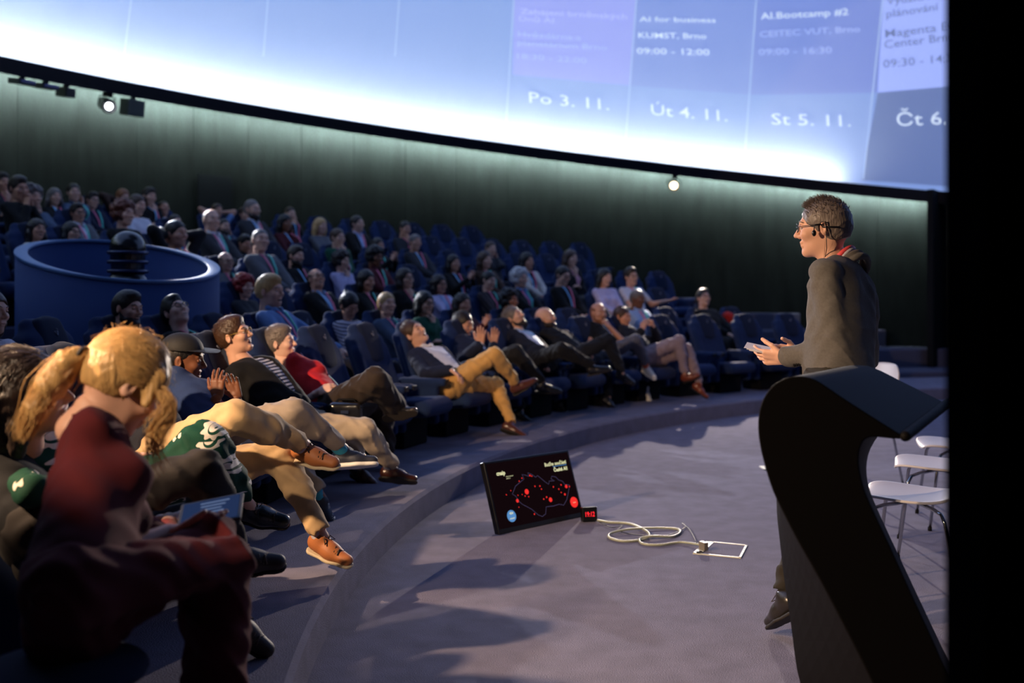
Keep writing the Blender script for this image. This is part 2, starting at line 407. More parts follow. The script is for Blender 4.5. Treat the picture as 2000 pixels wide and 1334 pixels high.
def shoe(root, an, f, u, kind, col, h, sock=None, sc=1.0, shin=None):
    f = unit(f); u = unit(u - f * np.dot(u, f)); l = np.cross(u, f); R = np.stack([f, l, u], 1)
    def W(V): return V @ R.T * sc + an
    c = Clay()
    c.cap((-.045, 0, -.048), (.05, 0, -.056), .034, .038, k=.02).cap((.05, .004, -.060), (.135, .004, -.068), .039, .030, k=.03, flat=(V3(0, 0, 1), 1.25))
    c.cap((-.04, 0, -.03), (.03, 0, -.045), .033, .034, k=.02)
    if kind == 'boot': c.cap((-.02, 0, -.04), (-.012, 0, .06), .044, .045, k=.03)
    else: c.cap((-.018, 0, -.035), (-.014, 0, -.008), .036, .036, k=.02)
    if kind == 'point': c.cap((.10, .004, -.066), (.172, .006, -.074), .030, .012, k=.03)
    c.cut((0, 0, -.086), (0, 0, -1))
    V, F = c.mesh(h)
    so = mesh_from('shoe', W(V), F, mat('shoe_%d_%d_%d' % col, rgb(*col), .28 if kind in ('point', 'boot', 'oxford') else .6, bump=.1, bscale=120, spec=.6), root)
    c = Clay(); th = .012 if kind != 'sneaker' else .016; e = .172 if kind == 'point' else .135
    c.cap((-.048, 0, -.09), (.05, 0, -.09), .038, .040, k=.01, flat=(V3(0, 0, 1), 2)).cap((.05, .004, -.09), (e, .004, -.09), .043, .033 if kind != 'point' else .016, k=.02, flat=(V3(0, 0, 1), 2))
    c.cut((0, 0, -.085 - th), (0, 0, -1)); c.cut((0, 0, -.083 + (.012 if kind == 'sneaker' else 0)), (0, 0, 1))
    V, F = c.mesh(h)
    sole = {'sneaker': (225, 222, 214), 'tan': (196, 180, 150)}.get(kind, (34, 28, 22))
    mesh_from('sole', W(V), F, mat('sole_%d' % sole[0], rgb(*sole), .7), so)
    if kind in ('sneaker', 'laced', 'tan', 'oxford') and h < .008:
        P = []
        for i in range(4):
            x = .03 + .02 * i; z = -.012 - .0065 * i
            P.append(tube([(x, -.024, z - .012), (x + .004, 0, z + .001), (x + .012, .024, z - .012)], .0028, 5) + (0,))
            P.append(tube([(x, .024, z - .012), (x + .004, 0, z + .003), (x + .012, -.024, z - .012)], .0028, 5) + (0,))
        for s in (-1, 1):
            P.append(tube([(.028, 0, -.008), (.02, s * .02, .006), (.04, s * .034, -.012), (.03, s * .01, -.008)], .0026, 5) + (0,))
        V, F, M = join(P); lc = (222, 220, 215) if kind == 'sneaker' else ((60, 48, 40) if kind != 'laced' else (110, 96, 84))
        mesh_from('laces', W(V), F, mat('laces_%d' % lc[0], rgb(*lc), .8), so)
    if sock:
        mesh_from('sock', *Clay().cap(an + R @ V3(-.014, 0, -.02) * sc, an + (shin if shin is not None else u) * .12 * sc, .036 * sc, .038 * sc).mesh(max(h, .007)), fab(sock), so)
def ik(a, b, l1, l2, hint):
    d = b - a; D = np.linalg.norm(d); D2 = min(D, (l1 + l2) * .995); dn = unit(d)
    x = (l1 * l1 - l2 * l2 + D2 * D2) / (2 * D2); y = math.sqrt(max(l1 * l1 - x * x, 0))
    hv = unit(hint - dn * np.dot(hint, dn)); return a + dn * x + hv * y, a + dn * D2
TEAL, PINK, SKY = (84, 206, 184), (236, 112, 142), (140, 198, 240)
def build_person(root, J, o, hero=False):
    """J: joints in root space; o: looks. Every figure: body (one mesh) plus hair and clothing children."""
    hb, hc, hh, hd = (.016, .0105, .0042, .0038) if hero else (.028, .019, .0075, .0075)
    if hero == 2: hb, hc, hh, hd = .014, .008, .0032, .0032
    g = .9 if o.get('fem') else 1.0; g *= o.get('fat', 1.0)
    pel, neck, hd_c, HR = J['pelvis'], J['neck'], J['head'], J['HR']
    sv = unit(J['shL'] - J['shR']); t = unit(neck - pel); fw = unit(np.cross(sv, t))
    hs = o.get('hs', 1.06)
    def H(V): return V * hs @ HR.T + hd_c
    # ---- torso columns shared by body and clothes
    def torso(c, e, low=0.0):
        for s in (-1, 1):
            c.cap(pel + sv * s * .066 * g + t * low, neck - t * .13 + sv * s * .080 * g + fw * .01, (.108 + e) * g, (.103 + e) * g, k=.05, flat=(fw, 1.08))
        c.cap(pel + fw * .02 + t * .08, neck - t * .22 + fw * .025, (.115 + e) * g * o.get('belly', 1), (.10 + e) * g, k=.06)
        for k_ in 'LR':
            s_ = J['sh' + k_]; c.cap(neck - t * .05 + (s_ - neck) * .25, s_, (.046 + e * .8), (.048 + e * .8) * g, k=.035)
        for s in (-1, 1): c.cap(neck - t * .062, neck - t * .070 + sv * s * .10 * g, .052 + e, .048 + e, k=.045)
        if o.get('fem') and e > 0:
            for s in (-1, 1): c.ell(neck - t * .20 + sv * s * .075 + fw * .085, .055 + e, k=.04)
    def neck_(c, e): c.cap(neck - t * .06, hd_c + HR @ V3(-.028, 0, -.10) * hs, (.052 + e) * (g ** .5), (.052 + e) * (g ** .5), k=.035)
    def arm(c, e, k_, upto=1.0, fore=1.0):
        sh, el, wr = J['sh' + k_], J['el' + k_], J['wr' + k_]
        c.cap(sh, sh + (el - sh) * upto, (.047 + e) * g, (.047 + e - .008 * upto) * g, k=.014)
        if fore > 0: c.cap(el, el + (wr - el) * fore, (.039 + e) * g, (.039 + e - .012 * fore) * g, k=.015)
    def leg(c, e, k_, a=0, b=1.0):
        hp, kn, an = J['hip' + k_], J['kn' + k_], J['an' + k_]
        c.cap(hp, kn, (.088 + e) * g, (.058 + e) * g, k=.05)
        m = kn + (an - kn) * .3; cal = unit(np.cross(an - kn, np.cross(kn - hp, an - kn)))
        sgn = -1 if np.dot(cal, kn - hp) > 0 else 1
        c.cap(kn, kn + (an - kn) * b, (.054 + e) * g, (.054 + e) - (.019 - o.get('flare', 0)) * b, k=.03)
        c.cap(m - (an - kn) * .12 + cal * sgn * .006, m + (an - kn) * .12 + cal * sgn * .006, .048 + e, k=.04)
    # ---- body
    c = Clay(); torso(c, -.020); neck_(c, -.002)
    for k_ in 'LR': arm(c, -.004, k_); leg(c, -.010, k_)
    P = [c.mesh(hb) + (0,)]
    bare = Clay(); neck_(bare, 0)
    slv = o.get('sleeve', 'long'); P.append(bare.mesh(hh * 1.6) + (0,))
    if slv in ('short', '34', 'none'):
        for k_ in 'LR':
            b2 = Clay(); arm(b2, .001, k_); P.append(b2.mesh(hh * 2) + (0,))
    for V, F, m in head_parts(o, hh): P.append((H(V), F, m))
    for k_ in 'LR':
        if o.get('nohand' + k_): continue
        wr, el = J['wr' + k_], J['el' + k_]; d = J.get('hd' + k_, unit(wr - el))
        d = unit(d); n = J.get('hn' + k_, -V3(0, 0, 1)); s = J.get('hs' + k_)
        if s is None:
            s = np.cross(n, d) * (1 if k_ == 'L' else -1)
        P.append(hand(wr, d, unit(n), unit(s), J.get('hc' + k_, .35), hd, .93 if o.get('fem') else 1.03, J.get('sp' + k_, 1)) + (0,))
    V, F, M = join(P)
    sk = skinm(o.get('skin', 0))
    hcol = o['hair'][1] if o['hair'][0] != 'none' else 'brown'
    mats = [sk, mat('eye_white', rgb(226, 220, 214), .3), hairm(hcol if hcol not in ('white', 'blond') else 'gray'), mat('lips_dark', rgb(96, 34, 30), .5), mat('teeth', rgb(232, 226, 214), .3)]
    mesh_from('body', V, F, mats, root, M)
    hc_ = hair_clay(o)
    if hc_:
        V, F = hc_.mesh(hh * 1.1); ho = mesh_from('hair', H(V), F, hairm(o['hair'][1]), root)
        if hero and hero != 2 and o['hair'][0] not in ('bald', 'none', 'buzz'): tufts(root, H, o, 650, ho)
    if o.get('beard'):
        V, F = beard_clay(o).mesh(hh); mesh_from('beard', H(V), F, hairm(o.get('bcol', 'dark')), root)
    # ---- top
    st = o['top']; e = {'tee': .006, 'knit': .012, 'shirt': .008, 'jacket': .018, 'blazer': .016}[st[0]]
    c = Clay(); torso(c, e, .06)
    up = {'short': .62, 'none': 0}.get(slv, 1); fo = {'short': 0, 'none': 0, '34': .45}.get(slv, .93)
    for k_ in 'LR':
        if slv != 'none': arm(c, e + .004, k_, up, fo)
    if J.get('hem'): c.cap(pel + t * .02, pel - t * J['hem'], .15 * g, .155 * g, k=.05, flat=(fw, 1.15))
    if st[0] in ('jacket', 'blazer'):
        a, b = neck + fw * (.12 * g) - t * .0, pel + t * (.16 if st[0] == 'blazer' else .12) + fw * .19 * g
        op_ = o.get('open', 1.0); c.cap(a, b, .085 * g * op_, .045 * op_ ** 2, k=.004, sub=True)
        if st[0] == 'jacket': c.cap(b, pel + fw * .19 * g, .045 * op_ ** 2, .05 * op_ ** 2, k=.004, sub=True)
    nd = unit(hd_c - neck); c.cap(neck + nd * .03, hd_c, .058 * (g ** .5), .075, k=.006, sub=True)
    c.folds = (.0042 if hero else .003, 27, rng.rand(3) * 9)
    topc = c; V, F = c.mesh(hc)
    tm = st[1] if not isinstance(st[1], tuple) else fab(st[1])
    to = mesh_from('jacket' if st[0] in ('jacket', 'blazer') else 'shirt', V, F, tm, root)
    inner = o.get('inner')
    if inner and st[0] in ('jacket', 'blazer'):
        c = Clay(); torso(c, .004); c.cap(neck - t * .04, hd_c, .062 * (g ** .5), .06, k=.006, sub=True)
        for k_ in 'LR': c.cut(J['hip' + k_] - t * .05, -t)
        c.cap(neck + fw * .10 + t * .04, neck + fw * .12 - t * .08, .03, .006, k=.004, sub=True)
        V, F = c.mesh(hc * .9); im = inner if not isinstance(inner, tuple) else fab(inner)
        mesh_from('undershirt', V, F, im, root)
        if hero:                     # cuffs
            for k_ in 'LR':
                el, wr = J['el' + k_], J['wr' + k_]
                if np.linalg.norm(wr - el) > .1:
                    mesh_from('cuff', *Clay().cap(el + (wr - el) * .86, el + (wr - el) * .97, .0365 * g, .0355 * g).mesh(.006), im, root)
    if o.get('collar'):
        P = []; cc = o['collar']
        for s in (-1, 1):
            pts = [neck - fw * .045 + t * .035, neck + sv * s * .055 + t * .028 + fw * .01, neck + sv * s * .045 - t * .01 + fw * .06, neck + sv * s * .012 - t * .05 + fw * .088]
            P.append(Clay().cap(pts[0], pts[1], .016, .015).cap(pts[1], pts[2], .015, .014).cap(pts[2], pts[3], .016, .010).cap(pts[2], pts[2] + sv * s * .03 - t * .035, .013, .006).mesh(.006 if hero else .012) + (0,))
        V, F, M = join(P); mesh_from('collar', V, F, fab(cc), root)
    # ---- trousers / skirt
    bt = o.get('legs', ('trousers', (28, 28, 34)))
    c = Clay(); c.cap(pel + sv * .06 * g, pel - sv * .06 * g, .118 * g, k=.05, flat=(fw, 1.05))
    cut = o.get('ankle', .93)
    for k_ in 'LR': leg(c, .011 + o.get('loose', 0), k_, b=cut)
    for k_ in 'LR':
        kn, an = J['kn' + k_], J['an' + k_]; d_ = unit(an - kn); p_ = kn + (an - kn) * cut; R_ = .075 + o.get('flare', 0)
        c.p.append(('LATE', p_ + d_ * (R_ * .93 + .008), p_ + d_ * (R_ + .06), R_))
    late = [q for q in c.p if q[0] == 'LATE']; c.p = [q for q in c.p if q[0] != 'LATE']
    if bt[0] == 'dress':
        for a_, b_ in (('hipL', 'hipR'), ('knL', 'knR')):
            c.cap(J[a_], J[b_], .10, .10, k=.06)
        m1 = (J['hipL'] + J['hipR']) / 2; m2 = (J['knL'] + J['knR']) / 2; c.cap(m1, m2, .12, .10, k=.06)
    for q in late: c.cap(q[1], q[2], q[3], k=.004, sub=True)
    c.folds = (.0068 if hero else .003, 33 if hero else 27, rng.rand(3) * 9)
    V, F = c.mesh(hc if hero else .026); bm_ = bt[1] if not isinstance(bt[1], tuple) else fab(bt[1])
    mesh_from('dress' if bt[0] == 'dress' else 'trousers', V, F, bm_, root)
    sh_ = o.get('shoes', ('oxford', (30, 26, 24)))
    for k_ in 'LR':
        if o.get('noshoe' + k_): continue
        shoe(root, J['an' + k_], J['to' + k_], J.get('up' + k_, unit(J['kn' + k_] - J['an' + k_])), sh_[0], sh_[1], .0062 if hero else .014, o.get('sock'), 1.0, unit(J['kn' + k_] - J['an' + k_]))
    # ---- lanyard on the chest
    if o.get('lan'):
        P = []
        for s, m in ((1, 0), (-1, 1)):
            A, B = neck + sv * s * .055 - t * .0, pel + t * o.get('lanlow', .10) + sv * s * .008; pts = []
            for i in range(9):
                q = A + (B - A) * (i / 8.); r = q[None] + fw[None] * np.linspace(-.02, .26, 57)[:, None]
                D = topc.field(r)
                if inner or st[0] in ('jacket', 'blazer'):
                    k2 = Clay(); torso(k2, .005); D = np.minimum(D, k2.field(r))
                ins = np.nonzero(D < .004)[0]; pts.append(r[min(56, (ins[-1] if len(ins) else 20) + 1)])
            w_ = .009 if hero else .0125; V = []; F = []
            for p in pts: V += [p - sv * w_, p + sv * w_, p - sv * w_ + fw * .003, p + sv * w_ + fw * .003]
            for i in range(8):
                a = i * 4; b = a + 4; F += [(a + 2, a + 3, b + 3, b + 2), (a, b, b + 1, a + 1), (a, a + 2, b + 2, b), (a + 1, b + 1, b + 3, a + 3)]
            P.append((np.array(V), np.array(F), m))
        V, F, M = join(P); a, b = o['lan']
        mesh_from('lanyard', V, F, [mat('strap_%d' % a[0], rgb(*a), .5), mat('strap_%d' % b[0], rgb(*b), .5)], root, M)
    # ---- glasses
    if o.get('glasses'):
        P = []; r = .0017 if hero else .0026
        for s in (-1, 1):
            P.append(tube([(.106 - .006 * abs(math.cos(a)), s * .033 + .023 * math.cos(a), .006 + .018 * math.sin(a)) for a in np.linspace(0, 2 * PI, 13)], r, 5, False) + (0,))
            P.append(tube([(.100, s * .055, .010), (.05, s * .079, .012), (-.02, s * .083, .008)], r, 5) + (0,))
        P.append(tube([(.106, -.010, .010), (.110, 0, .013), (.106, .010, .010)], r, 5) + (0,))
        V, F, M = join(P); gc = o['glasses'] if isinstance(o['glasses'], tuple) else (24, 22, 24)
        mesh_from('glasses', H(V), F, mat('glasses_%d' % gc[0], rgb(*gc), .3), root)
    return topc, fw, sv, t, H

def seated(arms='lap', lean=16, hp=0, hy=0, roll=0, tw=0, legs='flat'):
    """generic seated pose, facing +X, floor at z 0"""
    J = {}; la = math.radians(lean); t = V3(-math.sin(la), 0, math.cos(la)); pel = V3(0, 0, .49); J['pelvis'] = pel
    y = V3(0, 1, 0); J['neck'] = neck = pel + .49 * t; J['head'] = hc = neck + .160 * unit(t + V3(.30, 0, .1))
    cy, cp = math.radians(hy), math.radians(hp)
    J['HR'] = head_R((math.cos(cp) * math.cos(cy), math.cos(cp) * math.sin(cy), math.sin(cp)), roll=math.radians(roll))
    ch = neck - t * .15
    for k, s in (('L', 1), ('R', -1)):
        J['sh' + k] = sh = neck - t * .055 + y * s * .160 * (1.0); J['hip' + k] = pel + y * s * .09
        J['kn' + k] = V3(.44, s * .13, .50); J['an' + k] = V3(.50, s * .12, .10); J['to' + k] = V3(1, s * .15, 0); J['up' + k] = V3(0, 0, 1)
        q = {'lap': pel + V3(.30, s * .06, .10), 'rest': pel + V3(.30, s * .25, .14), 'clap': ch + V3(.34, s * .045, .06),
             'crossed': ch + V3(.20, -s * .08, -.10 - .03 * s), 'face': hc + V3(.14, s * .03, -.20), 'behind': hc + V3(-.05, s * .10, -.02),
             'chin': hc + V3(.13, s * .02, -.23) if s < 0 else ch + V3(.20, -.05, -.12), 'cheek': hc + V3(.05, .10, -.17) if s > 0 else pel + V3(.28, -.1, .1),
             'out': ch + V3(.25, .45, -.05) if s > 0 else pel + V3(.3, -.1, .1)}[arms]
        hint = {'behind': V3(.2, s, .4), 'crossed': V3(.1, s * .8, -.5), 'clap': V3(0, s * .6, -1), 'face': V3(.3, s * .4, -1)}.get(arms, V3(-.15, s * .7, -.8))
        J['el' + k], J['wr' + k] = ik(sh, q, .285, .25, hint)
        d = unit(J['wr' + k] - J['el' + k])
        if arms in ('clap', 'face') or (arms == 'chin' and s < 0) or (arms == 'cheek' and s > 0):
            J['hd' + k] = unit(d + V3(0, 0, .8)); J['hn' + k] = V3(0, -s, 0) if arms != 'chin' else V3(-1, 0, 0); J['hc' + k] = .25 if arms != 'chin' else .8
        elif arms == 'crossed': J['hn' + k] = V3(-1, 0, 0)
        elif arms == 'out' and s > 0: J['hn' + k] = V3(0, 0, 1); J['hc' + k] = .1
        elif arms == 'behind': J['hn' + k] = V3(1, 0, 0)
    if legs == 'cross': J['knR'] = V3(.44, .06, .60); J['anR'] = V3(.62, .16, .28); J['toR'] = V3(.8, .1, -.35)
    if tw:
        R = rot((0, 0, 1), math.radians(tw))
        for k in J:
            if k in ('HR',) or k[:2] in ('kn', 'an', 'to', 'up', 'hi', 'hc', 'pe'): continue
            J[k] = R @ (J[k] - pel * (k[:2] not in ('hd', 'hn'))) + pel * (k[:2] not in ('hd', 'hn'))
        J['HR'] = R @ J['HR']
    return J
# ------------------------------------------------------------ room: geometry constants
CX, CY = 9.45, 4.29                      # centre of the seating arcs
R_EDGE = 10.22                           # edge of the stage floor
WX, WY, WR = 1.9, 9.8, 9.5               # cylindrical hall wall
R0, DR = 11.4, 1.0
FLOORZ = [.17, .26, .56, .86, 1.15, 1.44, 1.74]
DC = V3(WX, WY, 3.13); DN = unit((.122, -.1005, 1)); DE1 = unit(np.cross((0, 1, 0), DN)); DE2 = np.cross(DN, DE1)
RD = 9.22
def ring(a, r, h): return DC + r * (math.cos(a) * DE1 + math.sin(a) * DE2) + h * DN
def rayrow(px, r):                       # depth at which the column px meets the seating arc of radius r
    k = (px - 1000.) / F_PX; A = k * k + 1; B = -2 * k * CX - 2 * CY; C = CX * CX + CY * CY - r * r
    return (-B + math.sqrt(max(0, B * B - 4 * A * C))) / (2 * A)
def on_dome(px, py, off=.012):
    d = np.array([(px - 1000) / F_PX, 1, -(py - HOR) / F_PX]); o = V3(0, 0, CAM_H) - DC; r = RD - off
    a = d @ d; b = 2 * o @ d; c = o @ o - r * r; t = (-b + math.sqrt(b * b - 4 * a * c)) / (2 * a)
    return V3(0, 0, CAM_H) + t * d

carpet = mat('stage_carpet', rgb(120, 117, 134), .95, bump=1.0, bscale=170, var=.30, vscale=7, spec=.1)
carpet_shaded = mat('stage_carpet_shaded', rgb(84, 84, 102), .95, bump=.5, bscale=260, var=.12, vscale=4, spec=.1)  # same carpet as the stage, colour darkened to paint in the platforms' shade
m_black = mat('matte_black', rgb(12, 12, 14), .8, spec=.2)
m_ring = mat('ring_navy', rgb(8, 10, 22), .7, spec=.2)
# stage floor
V = [(-14, -3, 0), (14, -3, 0), (14, 22, 0), (-14, 22, 0)]
tag(mesh_from('floor', V, np.array([(0, 1, 2, 3)]), carpet, smooth=False), kind='structure')
# raked seating platforms (annular steps)
def wall_r(a):                           # distance from the arc centre to the hall wall along angle a
    dx, dy = math.cos(a), math.sin(a); ox, oy = CX - WX, CY - WY
    b = ox * dx + oy * dy; c = ox * ox + oy * oy - (WR - .02) ** 2
    return -b + math.sqrt(max(b * b - c, 0))
def step(name, r1, r2, z0, z1, a0=math.radians(88), a1=math.radians(208), n=160, m=None):
    V = []; F = []; ok = []
    for i in range(n + 1):
        a = a0 + (a1 - a0) * i / n; w_ = wall_r(a); ok.append(w_ > r1 + .1); q1 = min(r1, w_ - .02); q2 = min(r2, w_)
        for r, z in ((q1, z0), (q1, z1 - .02), (q1 + .02, z1), (q2, z1)):
            V.append((CX + r * math.cos(a), CY + r * math.sin(a), z))
    for i in range(n):
        if not (ok[i] and ok[i + 1]): continue
        for j in range(3): F.append((i * 4 + j, i * 4 + j + 1, i * 4 + j + 5, i * 4 + j + 4))
    return tag(mesh_from(name, V, np.array(F), m or carpet_shaded, smooth=False), kind='structure')
step('seating_platform', R_EDGE, R0 + .42, 0, .17, m=carpet)
for k in range(1, 7):
    step('seating_platform', R0 + k * DR - .58, R0 + k * DR + (.42 if k < 6 else 5), FLOORZ[k - 1], FLOORZ[k])
# hall wall: curved felt panels with narrow joints
def wallpt(a, r, z): return (WX + r * math.cos(a), WY + r * math.sin(a), z)
a_end = math.atan2(17.25 - WY, 7.28 - WX)    # where the wall stops beside the dark screen opening
a_start = math.radians(222)
wl = empty('wall_back', (0, 0, 0)); tag(wl, kind='structure')
felts = [mat('wall_felt_%d' % i, rgb(*c), .95, bump=.8, bscale=30, var=.6, vscale=3.6, stretch=(1.8, 1.8, .4), spec=.1) for i, c in enumerate([(22, 27, 26), (21, 26, 25), (23, 28, 27)])]
npan = 28
for i in range(npan):
    a = a_end + (a_start - a_end) * i / npan; b = a_end + (a_start - a_end) * (i + 1) / npan - .0005
    V = []; F = []
    for j in range(9):
        q = a + (b - a) * j / 8
        for z in (0, 5.2): V.append(wallpt(q, WR, z)); V.append(wallpt(q, WR + .04, z))
    for j in range(8):
        s = j * 4; F += [(s, s + 4, s + 6, s + 2)]
    F += [(0, 2, 3, 1), (32, 33, 35, 34)]
    mesh_from('panel', V, np.array(F), felts[(i * 7) % 3], wl, smooth=False)
V = []; F = []                            # dark backing behind the joints, and the black side of the hall
for j in range(97):
    q = a_end - math.radians(75) + (a_start - a_end + math.radians(80)) * j / 96
    for z in (0, 5.4): V.append(wallpt(q, WR + .05, z))
for j in range(96): F.append((j * 2, j * 2 + 2, j * 2 + 3, j * 2 + 1))
tag(mesh_from('wall_right', V, np.array(F), m_black), kind='structure')
# black masking flat that ends the lit wall
e = V3(math.cos(a_end - .012), math.sin(a_end - .012), 0); R = np.stack([e, V3(-e[1], e[0], 0), V3(0, 0, 1)], 1)
V, F = boxm(V3(WX, WY, 1.62) + e * (WR - .45), (.9, .10, 3.26), R); tag(mesh_from('wall_masking', V, F, m_black, smooth=False), kind='structure')
# doorway jamb next to the camera
V, F = boxm((.618 + .5, 1.36, 1.6), (1.0, .12, 3.6)); tag(mesh_from('door_jamb', V, F, mat('velvet_black', (.0015, .0015, .002, 1), 1, spec=0), smooth=False), kind='structure')

# ------------------------------------------------------------ dome with the projected programme
def dome_mat(name, c, s=1.0):
    m = mat(name, rgb(150, 152, 156), .9, spec=.1); b = m.node_tree.nodes['Principled BSDF']
    b.inputs['Emission Color'].default_value = rgb(*c); b.inputs['Emission Strength'].default_value = s; return m
m_dome = dome_mat('dome_projection_blue', (116, 147, 212), .92)
V = []; F = []; na, nh = 180, 40
for j in range(nh + 1):
    ph = (PI / 2) * j / nh
    for i in range(na):
        V.append(ring(2 * PI * i / na, RD * math.cos(ph), RD * math.sin(ph) + .01))
for j in range(nh):
    for i in range(na):
        k = (i + 1) % na; F.append((j * na + i, j * na + k, (j + 1) * na + k, (j + 1) * na + i))
Fa = np.array(F); Vc = np.array(V)[Fa].mean(1); mi = ((Vc[:, 1] < 5.0 + .2 * Vc[:, 0]) | (Vc[:, 2] > 11.2)).astype(int)
dome = tag(mesh_from('ceiling', V, Fa, [m_dome, mat('dome_bare', rgb(92, 96, 104), .9, spec=.1)], None, mi), kind='structure')
def ringband(name, prof, m, a0=0., a1=2 * PI, parent=None, n=240):
    full = abs(a1 - a0 - 2 * PI) < 1e-6; V = []; F = []; p = len(prof)
    for i in range(n + 1):
        for r, h in prof: V.append(ring(a0 + (a1 - a0) * i / n, r, h))
    for i in range(n):
        for j in range(p): k = (j + 1) % p; F.append((i * p + j, i * p + k, (i + 1) * p + k, (i + 1) * p + j))
    return mesh_from(name, V, np.array(F), m, parent, smooth=False)
rim = tag(ringband('trim_1', [(8.92, -.155), (9.24, -.135), (9.24, .0), (8.94, .0), (8.94, .05), (8.92, .05)], m_ring), kind='structure')
def ring_a(px):                          # angle of the ring point that shows at column px (far side)
    best = None
    for i in range(0, 3600):
        a = 2 * PI * i / 3600; p = ring(a, 9.0, 0)
        if p[1] < 6: continue
        e_ = abs(1000 + p[0] / p[1] * F_PX - px)
        if best is None or e_ < best[0]: best = (e_, a)
    return best[1]
A_R = ring_a(1636); A_0 = ring_a(1815)
led = emis('cove_led_cool', (.80, .91, 1, 1), 170)
ringband('cove_light_strip', [(8.95, .012), (8.99, .012), (8.99, .006), (8.95, .006)], led, A_R, A_R + math.radians(150), rim)
led2 = emis('wall_led_green', (.86, .98, .93, 1), 560)
ringband('wall_light_strip', [(9.243, -.02), (9.250, -.02), (9.250, -.075), (9.243, -.075)], led2, A_0, A_0 + math.radians(150), rim)
def dome_patch(quad, m, nu=14, nv=8, off=.012, name='projected_panel'):
    a, b, c, d = [np.array(q, float) for q in quad]; V = []; F = []
    for i in range(nu + 1):
        for j in range(nv + 1):
            u, v = i / nu, j / nv; p = (a * (1 - u) + b * u) * (1 - v) + (d * (1 - u) + c * u) * v; V.append(on_dome(p[0], p[1], off))
    for i in range(nu):
        for j in range(nv): s = i * (nv + 1) + j; F.append((s, s + 1, s + nv + 2, s + nv + 1))
    return mesh_from(name, V, np.array(F), m, dome)
dome_patch([(1006, -60), (1246, -45), (1232, 167), (1001, 146)], dome_mat('projection_lilac', (140, 150, 232), .9))
dome_patch([(1246, -45), (1480, -40), (1468, 185), (1232, 167)], dome_mat('projection_blue_cell', (112, 138, 215), .85))
dome_patch([(1480, -40), (1728, -50), (1714, 181), (1468, 185)], dome_mat('projection_blue_cell2', (106, 130, 212), .85))
dome_patch([(1728, -50), (1990, -62), (1975, 158), (1714, 181)], dome_mat('projection_pale_cell', (150, 170, 246), .95))
dome_patch([(1714, 181), (1975, 158), (1960, 372), (1683, 352)], dome_mat('projection_dim_cell', (84, 110, 172), .8))
for x0, x1 in ((262, 243), (527, 515), (783, 772)):
    dome_patch([(x0 - 2, -40), (x0 + 1, -40), (x1 + 1, 110), (x1 - 2, 110)], dome_mat('projection_line', (158, 182, 228), .9), 1, 10, .014)
for x0, x1 in ((1006, 985), (1246, 1220), (1480, 1455), (1728, 1686)):
    dome_patch([(x0 - 1.5, -40), (x0 + 1.5, -40), (x1 + 1.5, 300 if x1 < 1600 else 350), (x1 - 1.5, 300 if x1 < 1600 else 350)], dome_mat('projection_line', (158, 182, 228), .9), 1, 14, .016)
def text_geo(s, bold=.0, align='LEFT'):
    cu = bpy.data.curves.new('t', 'FONT'); cu.body = s; cu.align_x = align; cu.offset = bold; cu.resolution_u = 2
    ob = bpy.data.objects.new('t', cu); COL.objects.link(ob); bpy.context.view_layer.update()
    me = bpy.data.meshes.new_from_object(ob.evaluated_get(bpy.context.evaluated_depsgraph_get()))
    V = np.array([v.co[:] for v in me.vertices]); Fs = [tuple(p.vertices) for p in me.polygons]
    bpy.data.objects.remove(ob); bpy.data.meshes.remove(me); return V, Fs
def dome_text(s, x0, y0, x1, y1, hgt, m, bold=.008):      # baseline from (x0,y0) to (x1,y1), cap height hgt px
    V, Fs = text_geo(s, bold); V[:, 0] -= V[:, 0].min(); wd = V[:, 0].max()
    P = [on_dome(x0 + (x1 - x0) * v[0] / wd + (-.08 * hgt) * v[1], y0 + (y1 - y0) * v[0] / wd - v[1] / .7 * hgt, .022) for v in V]
    mesh_from('projected_text', P, Fs, m, dome, smooth=False)
tw = dome_mat('projection_text_white', (206, 222, 246), .95); tp = dome_mat('projection_text_faint', (158, 176, 236), .95)
tk = dome_mat('projection_text_lilac', (172, 182, 246), .95); td = dome_mat('projection_text_dark', (92, 112, 172), .8)
dome_text('Po 3. 11.', 1034, 200, 1190, 215, 21, tw, .004); dome_text('Út 4. 11.', 1272, 224, 1421, 237, 21, tw, .004)
dome_text('St 5. 11.', 1507, 243, 1662, 247, 22, tw, .004); dome_text('Čt 6. 11.', 1752, 246, 1925, 240, 25, tw, .004)
dome_text('Zahájení brněnských', 1016, 27, 1225, 38, 11, tk); dome_text('Dnů AI', 1014, 41, 1082, 45, 10, tk)
dome_text('Hvězdárna a', 1012, 71, 1135, 79, 11, tp); dome_text('planetárium Brno', 1011, 88, 1186, 98, 11, tp)
dome_text('18:30 - 22:00', 1010, 114, 1146, 124, 11, tp)
dome_text('AI for business', 1249, 42, 1398, 44, 10, tw); dome_text('KUMST, Brno', 1247, 74, 1380, 76, 11, tw); dome_text('09:00 - 12:00', 1244, 105, 1386, 108, 12, tw)
dome_text('AI.Bootcamp #2', 1486, 38, 1657, 29, 13, tw); dome_text('CEITEC VUT, Brno', 1484, 73, 1680, 62, 12, tp); dome_text('09:00 - 16:30', 1482, 108, 1625, 104, 13, tp)
dome_text('Využití AI v', 1731, 10, 1856, -6, 15, td); dome_text('plánování', 1731, 35, 1833, 20, 15, td)
dome_text('Magenta Event', 1729, 74, 1906, 52, 16, td); dome_text('Center Brno', 1727, 95, 1868, 78, 16, td); dome_text('09:30 - 14:30', 1725, 133, 1876, 119, 16, td)

